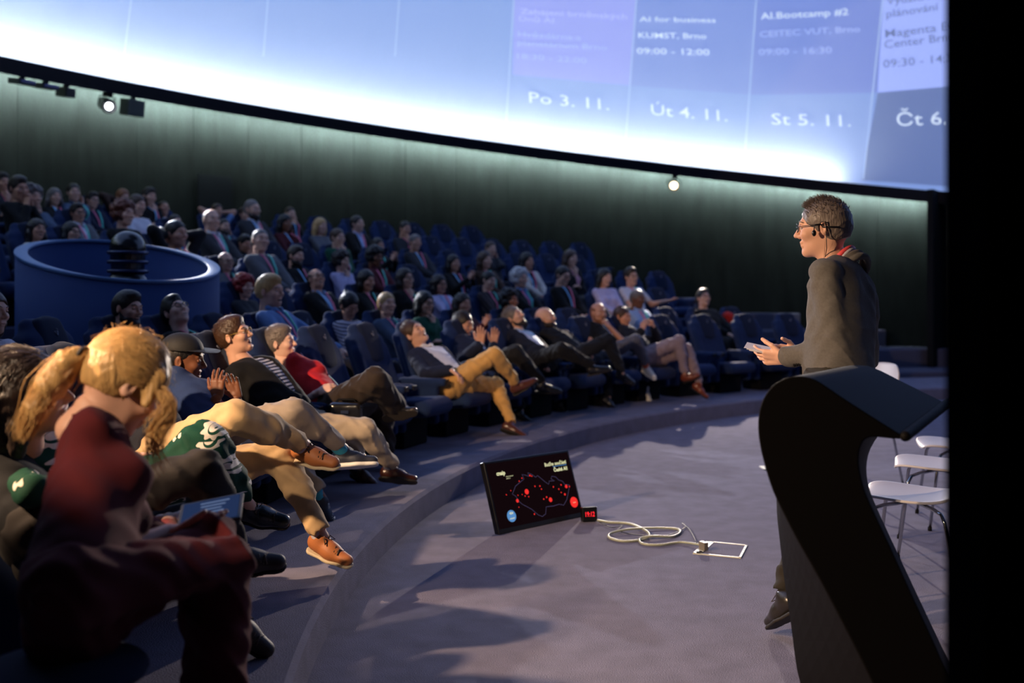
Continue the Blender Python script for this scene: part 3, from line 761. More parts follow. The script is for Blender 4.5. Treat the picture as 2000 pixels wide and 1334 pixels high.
# ------------------------------------------------------------ lamps and devices on the dome rim
def rframe(a):
    rad = unit(ring(a, 9, 0) - DC); tan = unit(np.cross(DN, rad)); return np.stack([-rad, tan, DN], 1)
def rimlamp(px, label, col, s, warm):
    a = ring_a(px); R = rframe(a); p0 = ring(a, 9.02, -.155); r = empty('stage_spotlight', tuple(p0)); tag(r, label, 'lamp')
    V, F = boxm(R @ V3(.02, 0, -.02), (.10, .10, .05), R); bev(mesh_from('clamp', V, F, m_black, r, smooth=False), .006)
    P = [tube([R @ V3(.02, s_ * .13, -.17), R @ V3(.02, s_ * .13, -.05), R @ V3(.02, 0, -.045)], .010, 6) + (0,) for s_ in (-1, 1)]
    V, F, M = join(P); mesh_from('yoke', V, F, m_black, r)
    aim = unit(V3(1.2, 5.5, .2) - p0); A = head_R(aim)
    c = Clay().cap(R @ V3(.02, 0, -.17) - aim * .10, R @ V3(.02, 0, -.17) + aim * .10, .095, .105, k=0).box(R @ V3(.02, 0, -.17) - aim * .15, (.08, .07, .07), A, .02, .02)
    c.cap(R @ V3(.02, 0, -.17) + aim * .13, R @ V3(.02, 0, -.17) + aim * .25, .085, .085, k=0, sub=True)
    mesh_from('housing', *c.mesh(.011), mat('lamp_metal_' + warm, rgb(*((70, 56, 44) if warm == 'warm' else (16, 17, 22))), .35, metal=.6), r)
    V, F = ball(R @ V3(.02, 0, -.17) + aim * .10, (.02, .07, .07) if warm == 'warm' else (.02, .05, .05), A, 16, 8); mesh_from('lens', V, F, emis('lens_' + warm, col, s), r)
    return p0 + R @ V3(.02, 0, -.17) + aim * .34
PB = rimlamp(1320, 'small round spotlight glowing warm white under the dome rim', (1, .78, .5, 1), 9, 'warm')
PL = rimlamp(212, 'black spotlight with bright white lens under the dome rim at left', (.9, .95, 1, 1), 30, 'cool')
bpy.data.objects['spot_back_light'].location = tuple(PB); bpy.data.objects['spot_left_light'].location = tuple(PL)
def rimbox(px, label, wd, hg, col, name, cat, g=None, top=None):
    a = ring_a(px); R = rframe(a); p0 = ring(a, 9.02, -.155); r = empty(name, tuple(p0)); tag(r, label, cat, g)
    V, F = boxm(R @ V3(.02, 0, -.03 - hg / 2), (.22, wd, hg), R); bev(mesh_from('housing', V, F, mat('device_%d' % col[0], rgb(*col), .5, spec=.4), r, smooth=False), .012)
    V, F = boxm(R @ V3(.02, 0, -.015), (.06, .05, .04), R); mesh_from('bracket', V, F, m_black, r, smooth=False)
    if top: V, F = boxm(R @ V3(.135, 0, -.03 - hg * .35), (.012, wd * .85, hg * .4), R); mesh_from('front_plate', V, F, mat('plate_violet', rgb(96, 96, 150), .4), r, smooth=False)
rimbox(46, 'flat violet fronted device on the rim, leftmost of two', .26, .07, (30, 32, 48), 'projector', 'projector', None, 1)
rimbox(92, 'flat violet fronted device on the rim, right one of two', .26, .07, (31, 32, 48), 'projector', 'projector', None, 1)
rimbox(131, 'plain small black box hanging on the dome rim', .16, .13, (12, 12, 16), 'loudspeaker', 'speaker')
rimbox(262, 'grey olive box on the rim right of the bright spotlight', .28, .24, (62, 68, 62), 'loudspeaker', 'speaker')

# ------------------------------------------------------------ control drum with the star projector
gx, gy, dcx, dcy, dz = -.155, .185, -3.38, 8.60, 1.755
def drumz(x, y): return dz + gx * x + gy * y
dr = empty('projector_drum', (dcx, dcy, FLOORZ[2])); tag(dr, 'large blue drum wall with slanted open top among the seats', 'console'); z0 = -FLOORZ[2]
def drumband(r1, r2, za, zb, name, m, n=96):    # za/zb: None = slanted rim height + offset
    V = []; F = []
    for i in range(n):
        a = 2 * PI * i / n; c_, s_ = math.cos(a), math.sin(a)
        for r, z in ((r1, za), (r1, zb), (r2, zb), (r2, za)):
            V.append((r * c_, r * s_, z0 + (z[0] + drumz(r1 * c_, r1 * s_) if isinstance(z, tuple) else z)))
    for i in range(n):
        k = (i + 1) % n
        for j in range(4): q = (j + 1) % 4; F.append((i * 4 + j, k * 4 + j, k * 4 + q, i * 4 + q))
    return mesh_from(name, V, np.array(F), m, dr)
drumband(.82, .74, .34, (-.03,), 'drum_wall', mat('drum_blue', rgb(42, 68, 122), .7, bump=.2, bscale=300, spec=.3))
bev(drumband(.828, .725, (-.03,), (0.0,), 'rim', mat('drum_rim', rgb(84, 120, 168), .45)), .008, 2)
V, F = ball((0, 0, z0 + .85), (.75, .75, .02), None, 40, 4); mesh_from('drum_floor', V, F, m_black, dr)
sp_ = empty('star_projector', (dcx + .08, dcy - .05, .86)); tag(sp_, 'dark machine with a ring of glossy lenses inside the blue drum', 'projector')
mb = mat('projector_black', rgb(14, 15, 24), .22, spec=.7)
c = Clay().cap((0, 0, 0), (0, 0, .42), .16, .12, k=.01).cap((0, 0, .42), (0, 0, .60), .26, .20, k=.05).cap((0, 0, .72), (0, 0, .98), .13, .15, k=.02)
mesh_from('column', *c.mesh(.02), mb, sp_)
for i in range(18):
    a = 2 * PI * i / 18; V, F = ball((.27 * math.cos(a), .27 * math.sin(a), .56 + .04 * (i % 2)), .045, None, 10, 7)
    mesh_from('lens', V, F, mat('lens_glass', rgb(50, 54, 90), .05, spec=1, coat=1), sp_)
for i in range(4):
    P = [(.155 * math.cos(b), .155 * math.sin(b), .70 + .08 * i) for b in np.linspace(0, 2 * PI, 25)]
    mesh_from('band', *tube(P, .016, 6, False), mat('lens_band', rgb(52, 56, 84), .3, metal=.6), sp_)

# ------------------------------------------------------------ cinema seats
m_seat = mat('seat_navy', rgb(28, 46, 84), .9, bump=.3, bscale=400, var=.15, vscale=9, sheen=.25, spec=.2)
m_pad = mat('seat_pad_dark', rgb(24, 34, 58), .9, bump=.3, bscale=400, sheen=.25, spec=.2)
def make_seat():
    r = empty('cinema_seat'); tb = rot((0, 1, 0), -math.radians(20)); L = .0
    B = V3(-.16, 0, .385)
    def T(x, y, z): return B + tb @ V3(x, y, z)
    c = Clay().box(T(0, 0, .24), (.05, .235, .32), tb, .05, .02).box(T(-.012, 0, .51), (.046, .165, .17), tb, .045, .12)
    for s in (-1, 1): c.cap(T(.035, s * .215, .06), T(.02, s * .225, .44), .042, .040, k=.03)
    c.box(T(-.06, 0, .25), (.02, .22, .33), tb, .02, .04)
    mesh_from('backrest', *c.mesh(.017), m_seat, r)
    c = Clay().ell(T(.045, 0, .49), (.042, .150, .185), tb, k=.02).box(T(.04, 0, .49), (.028, .125, .17), tb, .028, .04)
    hr = mesh_from('headrest', *c.mesh(.015), m_pad, r)
    P = [tube([T(.089, -.016, .562), T(.092, 0, .53), T(.089, .016, .562)], .0035, 5) + (0,), tube([T(.090, .006, .578), T(.090, .020, .570)], .003, 5) + (0,)]
    V, F, M = join(P); mesh_from('emblem', V, F, mat('seat_emblem', rgb(128, 132, 150), .5), hr)
    c = Clay().box((.10, 0, .325), (.265, .235, .075), rot((0, 1, 0), -.07), .055, .02).cap((.34, -.19, .335), (.34, .19, .335), .055, k=.04)
    mesh_from('seat_cushion', *c.mesh(.019), m_seat, r)
    for s in (-1, 1):
        c = Clay().box((.06, s * .305, .515), (.23, .045, .035), None, .03, .0).box((.02, s * .305, .33), (.19, .034, .18), None, .02, .02)
        a = mesh_from('armrest', *c.mesh(.018), m_seat, r)
        V, F = boxm((.293, s * .305, .518), (.012, .062, .045)); bev(mesh_from('cup_plate', V, F, mat('plate_black', rgb(10, 10, 12), .3), a, smooth=False), .006)
    V, F = boxm((-.02, 0, .125), (.34, .44, .25)); bev(mesh_from('base', V, F, m_black, r, smooth=False), .02)
    return r
seat0 = make_seat(); seat_used = [False]
def place_seat(th, rad, z, label, group):
    s = copy_tree(seat0) if seat_used[0] else seat0; seat_used[0] = True
    s.location = (CX + rad * math.cos(th), CY + rad * math.sin(th), z); s.rotation_euler = (0, 0, th + PI)
    tag(s, label, 'seat', group); return s
# ------------------------------------------------------------ the crowd in the raked rows
TOPC = dict(navy=(24, 32, 56), black=(16, 16, 19), white=(214, 214, 224), gray=(92, 94, 100), char=(46, 48, 54), green=(26, 78, 58), olive=(60, 66, 48), maroon=(78, 24, 32), red=(150, 30, 34), blue=(108, 140, 188), lblue=(150, 172, 206), lilac=(196, 188, 220), slate=(74, 92, 116), pink=(206, 150, 160), cream=(206, 196, 184), brown=(70, 50, 40))
# px py sex hair haircolour skin top inner arms lean pitch yaw flags | label
CROWD = '''
4 357 m crop dark 1 blazer:char - chin 16 0 -10 - | person at far left end of the top row, dark hair, resting chin
38 368 m crop dark 1 knit:black - face 14 -8 -12 - | person in black on the top row, both hands before the mouth
10 392 f long dark 0 knit:char - face 12 0 -14 L | long dark haired person at the left frame edge with raised hands
65 386 f curly gray 0 knit:slate - lap 18 0 -10 - | curly grey haired person peeking over the top row seats at left
106 388 f bob gray 0 blazer:black black lap 16 0 -12 L | silver bob haired person in black with pink strap, top row left
143 376 m short dark 0 shirt:slate - cheek 18 0 -20 L | short haired person leaning cheek on one hand, top row
67 412 m bald gray 0 blazer:navy lblue lap 16 10 -16 L | balding older person in navy with light collar, upper left
151 416 m crop dark 1 blazer:gray white lap 18 0 -10 GML | dark haired person in grey blazer and white shirt with glasses
181 400 m crop dark 0 knit:navy - lap 14 -4 -6 GL | dark haired person with glasses and green strap over dark sweater
72 454 f wavy dark 1 knit:cream - rest 20 5 -12 M | person in cream fleece jacket with dark hair beside the blue drum
140 456 f long black 0 knit:black - lap 20 0 -6 GM | black haired person with glasses just behind the drum rim
240 386 f short ginger 0 knit:brown - behind 10 -10 -4 - | reddish haired person on the top row, hands behind head
243 418 f curly auburn 0 knit:black - lap 14 0 -4 - | person with big auburn curls in black above the drum
268 400 m short brown 0 tee:white - lap 10 -10 4 Ss | short haired person in bright white T-shirt, upper left rows
292 384 m crop dark 0 knit:black - chin 12 -6 -6 - | dark haired person in black on top row covering the mouth
320 427 m buzz brown 1 tee:white - lap 22 8 -14 Ss | close cropped person in white T-shirt above the drum
342 435 m buzz dark 0 shirt:char - lap 14 -4 -6 BGL | bearded person with glasses, dark shirt and two coloured straps above drum
346 412 m short dark 1 knit:black - behind 16 0 -8 - | person in black on the upper rows leaning on folded arms
314 486 f bob black 1 knit:black - lap 10 -25 -6 - | dark haired person bowed low right behind the drum rim
415 430 m bald gray 0 blazer:char white lap 18 2 -20 L | grey templed person in dark suit and white shirt, upper centre left
424 412 m short brown 1 tee:blue - behind 18 0 -8 Ss | person in light blue T-shirt stretching arms behind head
437 467 m buzz dark 0 blazer:slate white cheek 14 -6 -4 BL | bearded person in slate jacket with hand on cheek
478 442 m short brown 0 knit:navy - chin 14 -2 -6 L | short haired person in navy with pale collar, hand on chin
494 407 m buzz gray 0 blazer:char white lap 14 -2 -2 BL | bald person on top row with white shirt, pink and blue straps
567 418 m buzz brown 0 knit:black - face 16 -8 -2 - | bald person on top row with folded hands, black sweater
508 465 m buzz gray 0 knit:gray - lap 18 6 -20 - | close cropped person in grey sweater gazing upward
478 495 m crop black 1 shirt:black - face 14 -14 -6 L | black haired person with palms pressed to the mouth
558 436 f wavy black 4 knit:maroon - cheek 16 -4 -4 L | long dark haired person in maroon with pink strap
626 442 f long blond 0 knit:gray - lap 14 -2 2 - | long blond haired person in grey sweater, upper middle row
698 437 m short dark 0 blazer:black lilac lap 12 0 6 L | slick haired person in black blazer with light straps, upper middle
660 464 m short brown 0 knit:green - chin 14 -4 -2 - | person in green sweater with hand over the mouth
578 500 m crop dark 0 shirt:black - crossed 16 -4 0 BL | bearded person in black with crossed arms and green strap
668 510 f curly dark 0 shirt:lilac - chin 14 -4 2 - | curly dark haired person in pale floral top, hand to chin
733 502 m curly black 3 shirt:maroon - lap 14 -8 -4 L | dark skinned person with curly hair and maroon jacket
738 480 m short dark 1 knit:black - clap 12 -6 0 - | person in black clapping, half hidden in middle row
790 447 m short dark 1 knit:char - chin 12 -6 2 - | dark haired person on the top row right of centre
812 474 m short gray 1 blazer:char char lap 16 2 -14 L | grey haired person in dark jacket with pink strap
440 556 m bald brown 0 blazer:gray char lap 16 0 -8 GML | balding person with glasses and grey jacket beside the drum edge
530 551 m crop blond 0 shirt:blue - rest 22 -2 -6 ML | sandy haired person in light blue shirt with pale strap
616 546 m bald dark 1 blazer:black lblue lap 26 22 -16 GML | bald person with glasses in black blazer, face turned up
715 548 f bob black 1 blazer:black black lap 16 -6 -4 ML | black bobbed person with red and green straps, smiling
790 544 f long dark 0 blazer:black char chin 18 4 -2 GML | laughing person with glasses, long dark hair and bright straps
857 555 f long dark 1 knit:lilac - lap 18 -4 -4 GM | long dark haired person with glasses in pale lilac top
886 514 f long black 1 shirt:black - clap 16 0 -8 L | long black haired person in black clapping, upper middle
682 596 f bun black 1 shirt:stripes - lap 6 -28 -20 M | person in fine striped top looking down with dark hair bun
755 594 f short blond 0 knit:slate - lap 16 4 -22 M | short fair haired person in slate blue sweater smiling
830 592 f bob black 0 knit:green - chin 16 -4 -12 GM | person in green sweater with glasses, fist against the mouth
478 606 f curly red 0 knit:char - lap 14 -2 -14 M | person with bright red hair in charcoal cardigan
902 594 f wavy dark 1 knit:maroon - clap 16 -2 -8 - | dark haired person clapping right behind the front row
948 508 f wavy brown 0 knit:brown - lap 16 -2 -6 M | curly brown haired person in brown top, upper right rows
957 486 f short brown 0 knit:char - cheek 14 -4 -2 - | person on the top row right end with hand on cheek
955 548 f short black 0 shirt:check - lap 14 -10 -6 ML | dark haired person in checked shirt looking down and laughing
1016 544 f curly white 0 blazer:black blue lap 18 -2 -4 ML | white curly haired person in black with bright blue shirt
1029 510 f wavy black 1 blazer:cream black lap 14 -4 4 ML | dark haired person in cream cardigan over black top
996 588 m curly black 4 knit:black - lap 14 4 -4 - | curly black haired person behind the laughing bearded man
1100 538 m short dark 0 knit:black - lap 12 -14 -6 GML | person with glasses in black looking down, right rows
1115 505 f long brown 0 blazer:black pink chin 12 -4 0 - | long brown haired person with pink blouse, upper right
1180 542 f long black 0 knit:lilac - lap 12 -4 4 M | long dark haired person in pale knit top, right rows
1232 540 m crop dark 0 tee:white - out 14 0 -4 GMs | dark haired person in white T-shirt gesturing with open palm
1246 584 m short gray 3 shirt:lblue - lap 16 -6 -4 - | dark skinned grey haired person in pale blue shirt
1376 583 m crop dark 0 knit:black - lap 26 16 -18 GM | laughing person with glasses alone among empty seats, head back
250 603 m crop dark 0 knit:black - lap 10 -4 -14 BML | person with full black beard in black sweater before the drum
342 610 m crop black 2 knit:black - lap 28 30 -22 G2L | person with glasses leaning far back, chin up, before drum
-22 610 f bob brown 0 shirt:stripes - rest 16 0 -6 - | person in striped sleeve cut off at the left frame edge
'''
people_at = {k: [] for k in range(7)}; taken = {k: [] for k in range(7)}
ROWW = {0: 'front', 1: 'second', 2: 'third', 3: 'fourth', 4: 'fifth', 5: 'sixth', 6: 'top'}
striped = stripem('cloth_fine_stripes', (190, 184, 196), (52, 50, 70), .030, (.3, 0, .95), .62)
checked = stripem('cloth_checked', (72, 62, 64), (38, 34, 38), .05, (.5, .6, .6))
def spec_of(line):
    a, lab = line.split('|'); f = a.split(); fl = f[12]
    o = dict(hair=(f[3] if f[3] != '-' else 'none', f[4]), skin=int(f[5]), shut=rng.rand() < .25)
    if f[2] == 'f': o['fem'] = 1
    k, c = f[6].split(':'); c = striped if c == 'stripes' else checked if c == 'check' else TOPC[c]
    o['top'] = (k, c)
    if f[7] != '-': o['inner'] = TOPC[f[7]]; o['collar'] = TOPC[f[7]] if f[7] in ('white', 'lblue', 'blue', 'lilac') else None
    if k == 'shirt' and not f[2] == 'f': o['collar'] = c if isinstance(c, tuple) else None
    if 'G' in fl: o['glasses'] = 1
    if 'B' in fl: o['beard'] = 2; o['bcol'] = f[4] if f[4] != 'gray' else 'dark'
    if 'M' in fl: o['mouth'] = 1; o['shut'] = rng.rand() < .5
    if 's' in fl: o['sleeve'] = 'short'
    if 'L' in fl or rng.rand() < .45: o['lan'] = (PINK, SKY) if rng.rand() < .5 else (TEAL, PINK)
    o['legs'] = ('trousers', [(28, 30, 42), (40, 44, 60), (22, 22, 26), (52, 50, 50)][rng.randint(4)])
    pose = seated(f[8], float(f[9]), float(f[10]), float(f[11]), roll=rng.uniform(-6, 6), tw=rng.uniform(-6, 6))
    return float(f[0]), float(f[1]), o, pose, lab.strip()
for line in sorted(CROWD.strip().split('\n'), key=lambda q: -float(q.split()[1])):
    px, py, o, J, lab = spec_of(line)
    best = None
    for k in range(1, 7):
        Y = rayrow(px, R0 + k * DR); zh = FLOORZ[k] + J['head'][2]; e = abs(HOR - (zh - CAM_H) * F_PX / Y - py)
        if math.hypot(px * 0 + (px - 1000) * Y / F_PX - dcx, Y - dcy) < 1.15: e += 90
        if k < 4 and px < 330 and py < 520: e += 90
        if any(math.hypot(*(Q - V3((px - 1000) * Y / F_PX, Y, 0))[:2]) < .44 for Q in taken[k]): e += 75
        if best is None or e < best[0]: best = (e, k, Y)
    e, k, Y = best
    zneed = CAM_H - (py - HOR) * Y / F_PX; sc = min(1.10, max(.86, (zneed - FLOORZ[k]) / J['head'][2]))
    X = (px - 1000) * Y / F_PX; th = math.atan2(Y - CY, X - CX)
    off = -J['head'][0] * sc            # head sits behind the pelvis
    rr = math.hypot(X - CX, Y - CY) - off
    r = empty('person', (CX + rr * math.cos(th), CY + rr * math.sin(th), FLOORZ[k]), th + PI)
    r.scale = (sc, sc, sc); tag(r, lab, 'person', 'seated audience')
    build_person(r, J, o)
    people_at[k].append((th, px, lab)); taken[k].append(V3(X, Y, 0))

ORD = {1: 'first', 2: 'second', 3: 'third', 4: 'fourth', 5: 'fifth', 6: 'sixth', 7: 'seventh', 8: 'eighth', 9: 'ninth', 10: 'tenth'}
def seat_label(occ, lab, j):
    t = 'navy seat occupied by the ' if occ else 'empty navy seat, %s %s of the ' % (ORD.get(abs(j), 'far'), 'right' if j > 0 else 'left')
    w_ = (t + lab.replace(',', '')).split()[:16]
    while w_[-1] in ('and', 'in', 'of', 'the', 'a', 'with', 'to', 'by', 'on', 'before', 'behind', 'above', 'at', 'beside'): w_.pop()
    return ' '.join(w_)
# ------------------------------------------------------------ seats: one under each person, empty ones between
ROWMAX = [1640, 1440, 1310, 1290, 1150, 1130, 985]
def row_th(px, r):
    Y = rayrow(px, r); return math.atan2(Y - CY, (px - 1000) * Y / F_PX - CX)
FRONT_SEATS = [-120, 25, 170, 320, 440, 548, 645, 737, 826, 915, 1000, 1075, 1150, 1222, 1305, 1386, 1468, 1548, 1630]
for px in FRONT_SEATS:
    th = row_th(px, R0); occ = not (600 < px < 780 or px > 1290)
    if occ: lab, g = 'navy front row seat under the ' + dict(zip(FRONT_SEATS, ['person in dotted black top', 'person in the green floral dress', 'person in khaki trousers and tan shoes', 'clapping person in the black cap', 'laughing person with yellow glasses', 'silver haired person in red', 0, 0, 'laughing person in tan trousers', 'clapping person in navy suit', 'bearded person with head thrown back', 'bald person in reflective striped jacket', 'ginger person in black T-shirt', 'person with clasped hands and mauve trousers']))[px], None
    elif px < 700: lab, g = 'empty navy cinema seat in front row beside the person in red', None
    elif px < 780: lab, g = 'empty navy cinema seat beside the laughing person in tan trousers', None
    else: lab, g = ['empty navy front row seat right beside the man with clasped hands', 'empty navy front row seat, second from the clasped hands man', 'empty navy front row seat, third from the clasped hands man', 'empty navy front row seat just left of the standing speaker', 'empty navy front row seat hidden behind the standing speaker'][FRONT_SEATS.index(px) - 14], None
    s = place_seat(th, R0 - .22, .17, lab, 'front row seats')
for k in range(1, 7):
    r = R0 + k * DR; pitch = .64 / r
    ps = sorted(people_at[k]); thmax = row_th(-190, r); thmin = row_th(ROWMAX[k], r)
    slots = [(p[0], True, p[2], 0) for i_, p in enumerate(ps) if not (i_ and p[0] - ps[i_ - 1][0] < .045 * 11.4 / r * .75)]
    edges = [thmin] + [p[0] for p in ps] + [thmax]
    for i in range(len(edges) - 1):
        gap = edges[i + 1] - edges[i]
        if i == 0 or i == len(edges) - 2:
            for j in range(1, int(gap / pitch + .5) + 1):
                slots.append(((edges[1] - j * pitch), False, ps[0][2], j) if i == 0 else ((edges[-2] + j * pitch), False, ps[-1][2], -j))
        else:
            n = int(round(gap / pitch))
            for j in range(1, n): slots.append((edges[i] + gap * j / n, False, ps[i - 1][2], -j))
    for th, occ, lab, j in slots:
        x, y = CX + (r - .2) * math.cos(th), CY + (r - .2) * math.sin(th)
        if math.hypot(x - dcx, y - dcy) < 1.22 or (1 < k < 4 and y < dcy + .3 and x > -4.9) or math.hypot(x - WX, y - WY) > WR - .62: continue
        place_seat(th, r - .22, FLOORZ[k], seat_label(occ, lab, j), 'seats of the %s row' % ROWW[k])
# ------------------------------------------------------------ people of the front row, the woman on the stool, the speaker
def reach(parent, px, py, L, sg=1):      # point seen at (px, py) one bone length from its parent joint
    d = np.array([(px - 1000) / F_PX, 1, -(py - HOR) / F_PX]); o = V3(0, 0, CAM_H) - parent
    a = d @ d; b = 2 * o @ d; c = o @ o - L * L; q = b * b - 4 * a * c
    Y = (-b + sg * math.sqrt(q)) / (2 * a) if q > 0 else -b / (2 * a)
    p = V3(0, 0, CAM_H) + Y * d
    n = np.linalg.norm(p - parent)
    return p if n < L * 1.12 else parent + (p - parent) * (L * 1.12 / n)
def hero(label, o, pel, neck, head, look, face, legs, arms, s=1.0, zf=.17, hero_q=True, roll=0, group='front row listeners'):
    P0 = U(*pel); root = empty('person', (P0[0], P0[1], zf)); tag(root, label, 'person', group)
    J = {'pelvis': P0}; N = reach(P0, neck[0], neck[1], .52 * s, neck[2]); J['neck'] = N
    Hc = reach(N, head[0], head[1], .16 * s, head[2]); J['head'] = Hc
    J['HR'] = head_R(look, up=unit(unit(Hc - N) * .6 + V3(0, 0, .6)) if not o.get('upz') else (0, 0, 1), roll=math.radians(roll))
    t = unit(N - P0); f = unit(np.array(face, float)); f = unit(f - t * np.dot(f, t)); l = np.cross(t, f)
    for k, q in (('L', 1), ('R', -1)):
        J['sh' + k] = N - t * (.075 if hero_q != 2 else .105) + l * q * (.165 if not o.get('fem') else .148) * o.get('wide', 1) * s; J['hip' + k] = P0 + l * q * .09
        kn, an, to = legs[k]
        J['kn' + k] = reach(J['hip' + k], kn[0], kn[1], .44 * s, kn[2])
        J['an' + k] = reach(J['kn' + k], an[0], an[1], .42 * s, an[2])
        tp = reach(J['an' + k], to[0], to[1], .20, to[2]); J['to' + k] = unit(tp - J['an' + k])
        if len(to) > 3: J['up' + k] = unit(to[3])
        J['an' + k][2] = max(J['an' + k][2], zf + .098)
        ar = arms[k]
        J['el' + k] = reach(J['sh' + k], ar[0][0], ar[0][1], .29 * s, ar[0][2]); J['wr' + k] = reach(J['el' + k], ar[1][0], ar[1][1], .255 * s, ar[1][2])
        if len(ar) > 2:
            for kk, vv in ar[2].items(): J[kk + k] = np.array(vv, float) if not np.isscalar(vv) else vv
    loc = np.array([P0[0], P0[1], zf])
    for k in ('pelvis', 'neck', 'head', 'shL', 'shR', 'hipL', 'hipR', 'knL', 'knR', 'anL', 'anR', 'elL', 'elR', 'wrL', 'wrR'): J[k] = J[k] - loc
    if o.get('hem'): J['hem'] = o['hem']
    res = build_person(root, J, o, hero_q); return root, J, res, loc
WHITE = (222, 220, 224)
# floral dress cloth: white petal rosettes on dark green
def floral():
    m = mat('cloth_floral_green', rgb(16, 62, 48), .8, bump=.3, bscale=300, spec=.2); nt = m.node_tree; N = nt.nodes; L = nt.links
    tc = N.new('ShaderNodeTexCoord'); mp = N.new('ShaderNodeMapping'); mp.inputs['Scale'].default_value = (7.2, .6, 7.2); L.new(tc.outputs['Object'], mp.inputs[0])
    def mth(op, a, b=None):
        n = N.new('ShaderNodeMath'); n.operation = op
        for i, x in enumerate((a, b)):
            if x is None: continue
            if isinstance(x, (int, float)): n.inputs[i].default_value = x
            else: L.new(x, n.inputs[i])
        return n.outputs[0]
    v = N.new('ShaderNodeTexVoronoi'); v.inputs['Scale'].default_value = 1; v.inputs['Randomness'].default_value = .8; L.new(mp.outputs[0], v.inputs['Vector'])
    sb = N.new('ShaderNodeVectorMath'); sb.operation = 'SUBTRACT'; L.new(mp.outputs[0], sb.inputs[0]); L.new(v.outputs['Position'], sb.inputs[1])
    sx = N.new('ShaderNodeSeparateXYZ'); L.new(sb.outputs[0], sx.inputs[0])
    r = mth('SQRT', mth('ADD', mth('MULTIPLY', sx.outputs[0], sx.outputs[0]), mth('MULTIPLY', sx.outputs[2], sx.outputs[2])))
    an = mth('ARCTAN2', sx.outputs[2], sx.outputs[0])
    pet = mth('ADD', mth('MULTIPLY', mth('COSINE', mth('MULTIPLY', an, 9.0)), .035), .27)
    fl = mth('LESS_THAN', r, pet)
    rr = mth('ABSOLUTE', mth('SUBTRACT', r, .13)); hole = mth('GREATER_THAN', rr, mth('ADD', mth('MULTIPLY', mth('COSINE', mth('ADD', an, .6)), .02), .025))
    mask = mth('MULTIPLY', fl, hole)
    v2 = N.new('ShaderNodeTexNoise'); v2.inputs['Scale'].default_value = 2.1; L.new(mp.outputs[0], v2.inputs[0])
    mask = mth('MULTIPLY', mask, mth('GREATER_THAN', v2.outputs[0], .42))
    mx = N.new('ShaderNodeMixRGB'); mx.inputs[1].default_value = rgb(16, 62, 48); mx.inputs[2].default_value = rgb(222, 214, 200)
    L.new(mask, mx.inputs[0]); L.new(mx.outputs[0], N['Principled BSDF'].inputs['Base Color']); return m
m_floral = floral()
DN_ = (0, 0, -1)
# --- listener at the left edge beside the woman on the stool (torso mostly outside the frame)
hero('person in dotted black top and black trousers with brown laced boots, left edge', dict(fem=1, hair=('bob', 'dark'), top=('tee', (22, 24, 30)), sleeve='short', legs=('trousers', (38, 34, 34)), shoes=('laced', (48, 34, 28)), sock=(60, 66, 84), lan=(SKY, SKY), ankle=.86),
     (90, 1065, 3.0), (-75, 850, 1), (-120, 760, 1), (1, .1, 0), (1, .2, 0),
     {'R': ((395, 915, -1), (462, 1075, 1), (600, 1075, 1)), 'L': ((400, 1010, 1), (468, 1205, 1), (570, 1275, 1))},
     {'R': ((25, 985, -1), (90, 930, 1), {}), 'L': ((60, 950, 1), (130, 950, 1), {})})
# --- woman in the floral dress
hero('brown haired person in green dress with white flowers, head turned to stage', dict(fem=1, hair=('bob', 'dark'), fringe=1, mouth=1, hs=1.12, top=('shirt', m_floral), legs=('dress', m_floral), shoes=('oxford', (24, 24, 22)), ankle=.72, loose=.012),
     (165, 985, 3.55), (42, 832, -1), (52, 768, -1), (.86, .12, .06), (1, .05, 0),
     {'R': ((395, 880, -1), (490, 990, 1), (600, 1015, 1)), 'L': ((370, 950, 1), (430, 1100, 1), (500, 1160, 1))},
     {'R': ((60, 960, -1), (200, 945, 1), {}), 'L': ((120, 940, 1), (240, 900, 1), {})})
# --- man in hoodie and khaki trousers
hood = stripem('cloth_stripe_blue', (96, 108, 160), (190, 200, 224), .075, (.55, .1, .83), .5)
hero('dark haired person in black jacket, striped hoodie, khaki trousers and tan shoes', dict(hair=('crop', 'dark'), top=('jacket', (26, 28, 38)), inner=hood, open=1.4, legs=('trousers', (196, 164, 122)), shoes=('tan', (176, 106, 56)), sock=(190, 186, 196), ankle=.90),
     (325, 912, 4.35), (258, 768, 1), (228, 712, 1), (.95, .1, .15), (1, .1, 0),
     {'R': ((462, 812, -1), (596, 868, 1), (668, 884, -1, (.1, -.5, .85))), 'L': ((545, 885, 1), (632, 1048, 1), (700, 1078, -1))},
     {'R': ((330, 880, -1), (392, 866, 1), {'hc': .7}), 'L': ((350, 860, 1), (410, 852, -1), {'hc': .7})})
# --- person with cap, clapping
r_cap, Jc, res, loc = hero('dark skinned person in blue jumper and black flat brim cap, clapping', dict(fem=1, hair=('buzz', 'black'), skin=3, mouth=1, shut=1, hs=1.05, top=('knit', (40, 58, 100)), sleeve='34', legs=('trousers', (150, 136, 122)), shoes=('sneaker', (28, 32, 48)), sock=(56, 150, 176), lan=(PINK, PINK), ankle=.82),
     (428, 868, 5.15), (345, 756, 1), (358, 702, -1), (1, .12, -.12), (1, -.05, 0),
     {'R': ((572, 802, -1), (676, 878, 1), (752, 872, 1, (-.1, .35, .9))), 'L': ((545, 848, 1), (640, 992, 1), (690, 1030, -1))},
     {'R': ((398, 850, -1), (424, 775, -1), {'hd': (.05, .1, 1), 'hn': (.15, 1, 0), 'hc': .25, 'hs': (-1, .1, .3)}), 'L': ((470, 812, 1), (462, 778, -1), {'hd': (-.25, .0, 1), 'hn': (-.15, -1, 0), 'hc': .3, 'hs': (-1, -.1, .3)})})
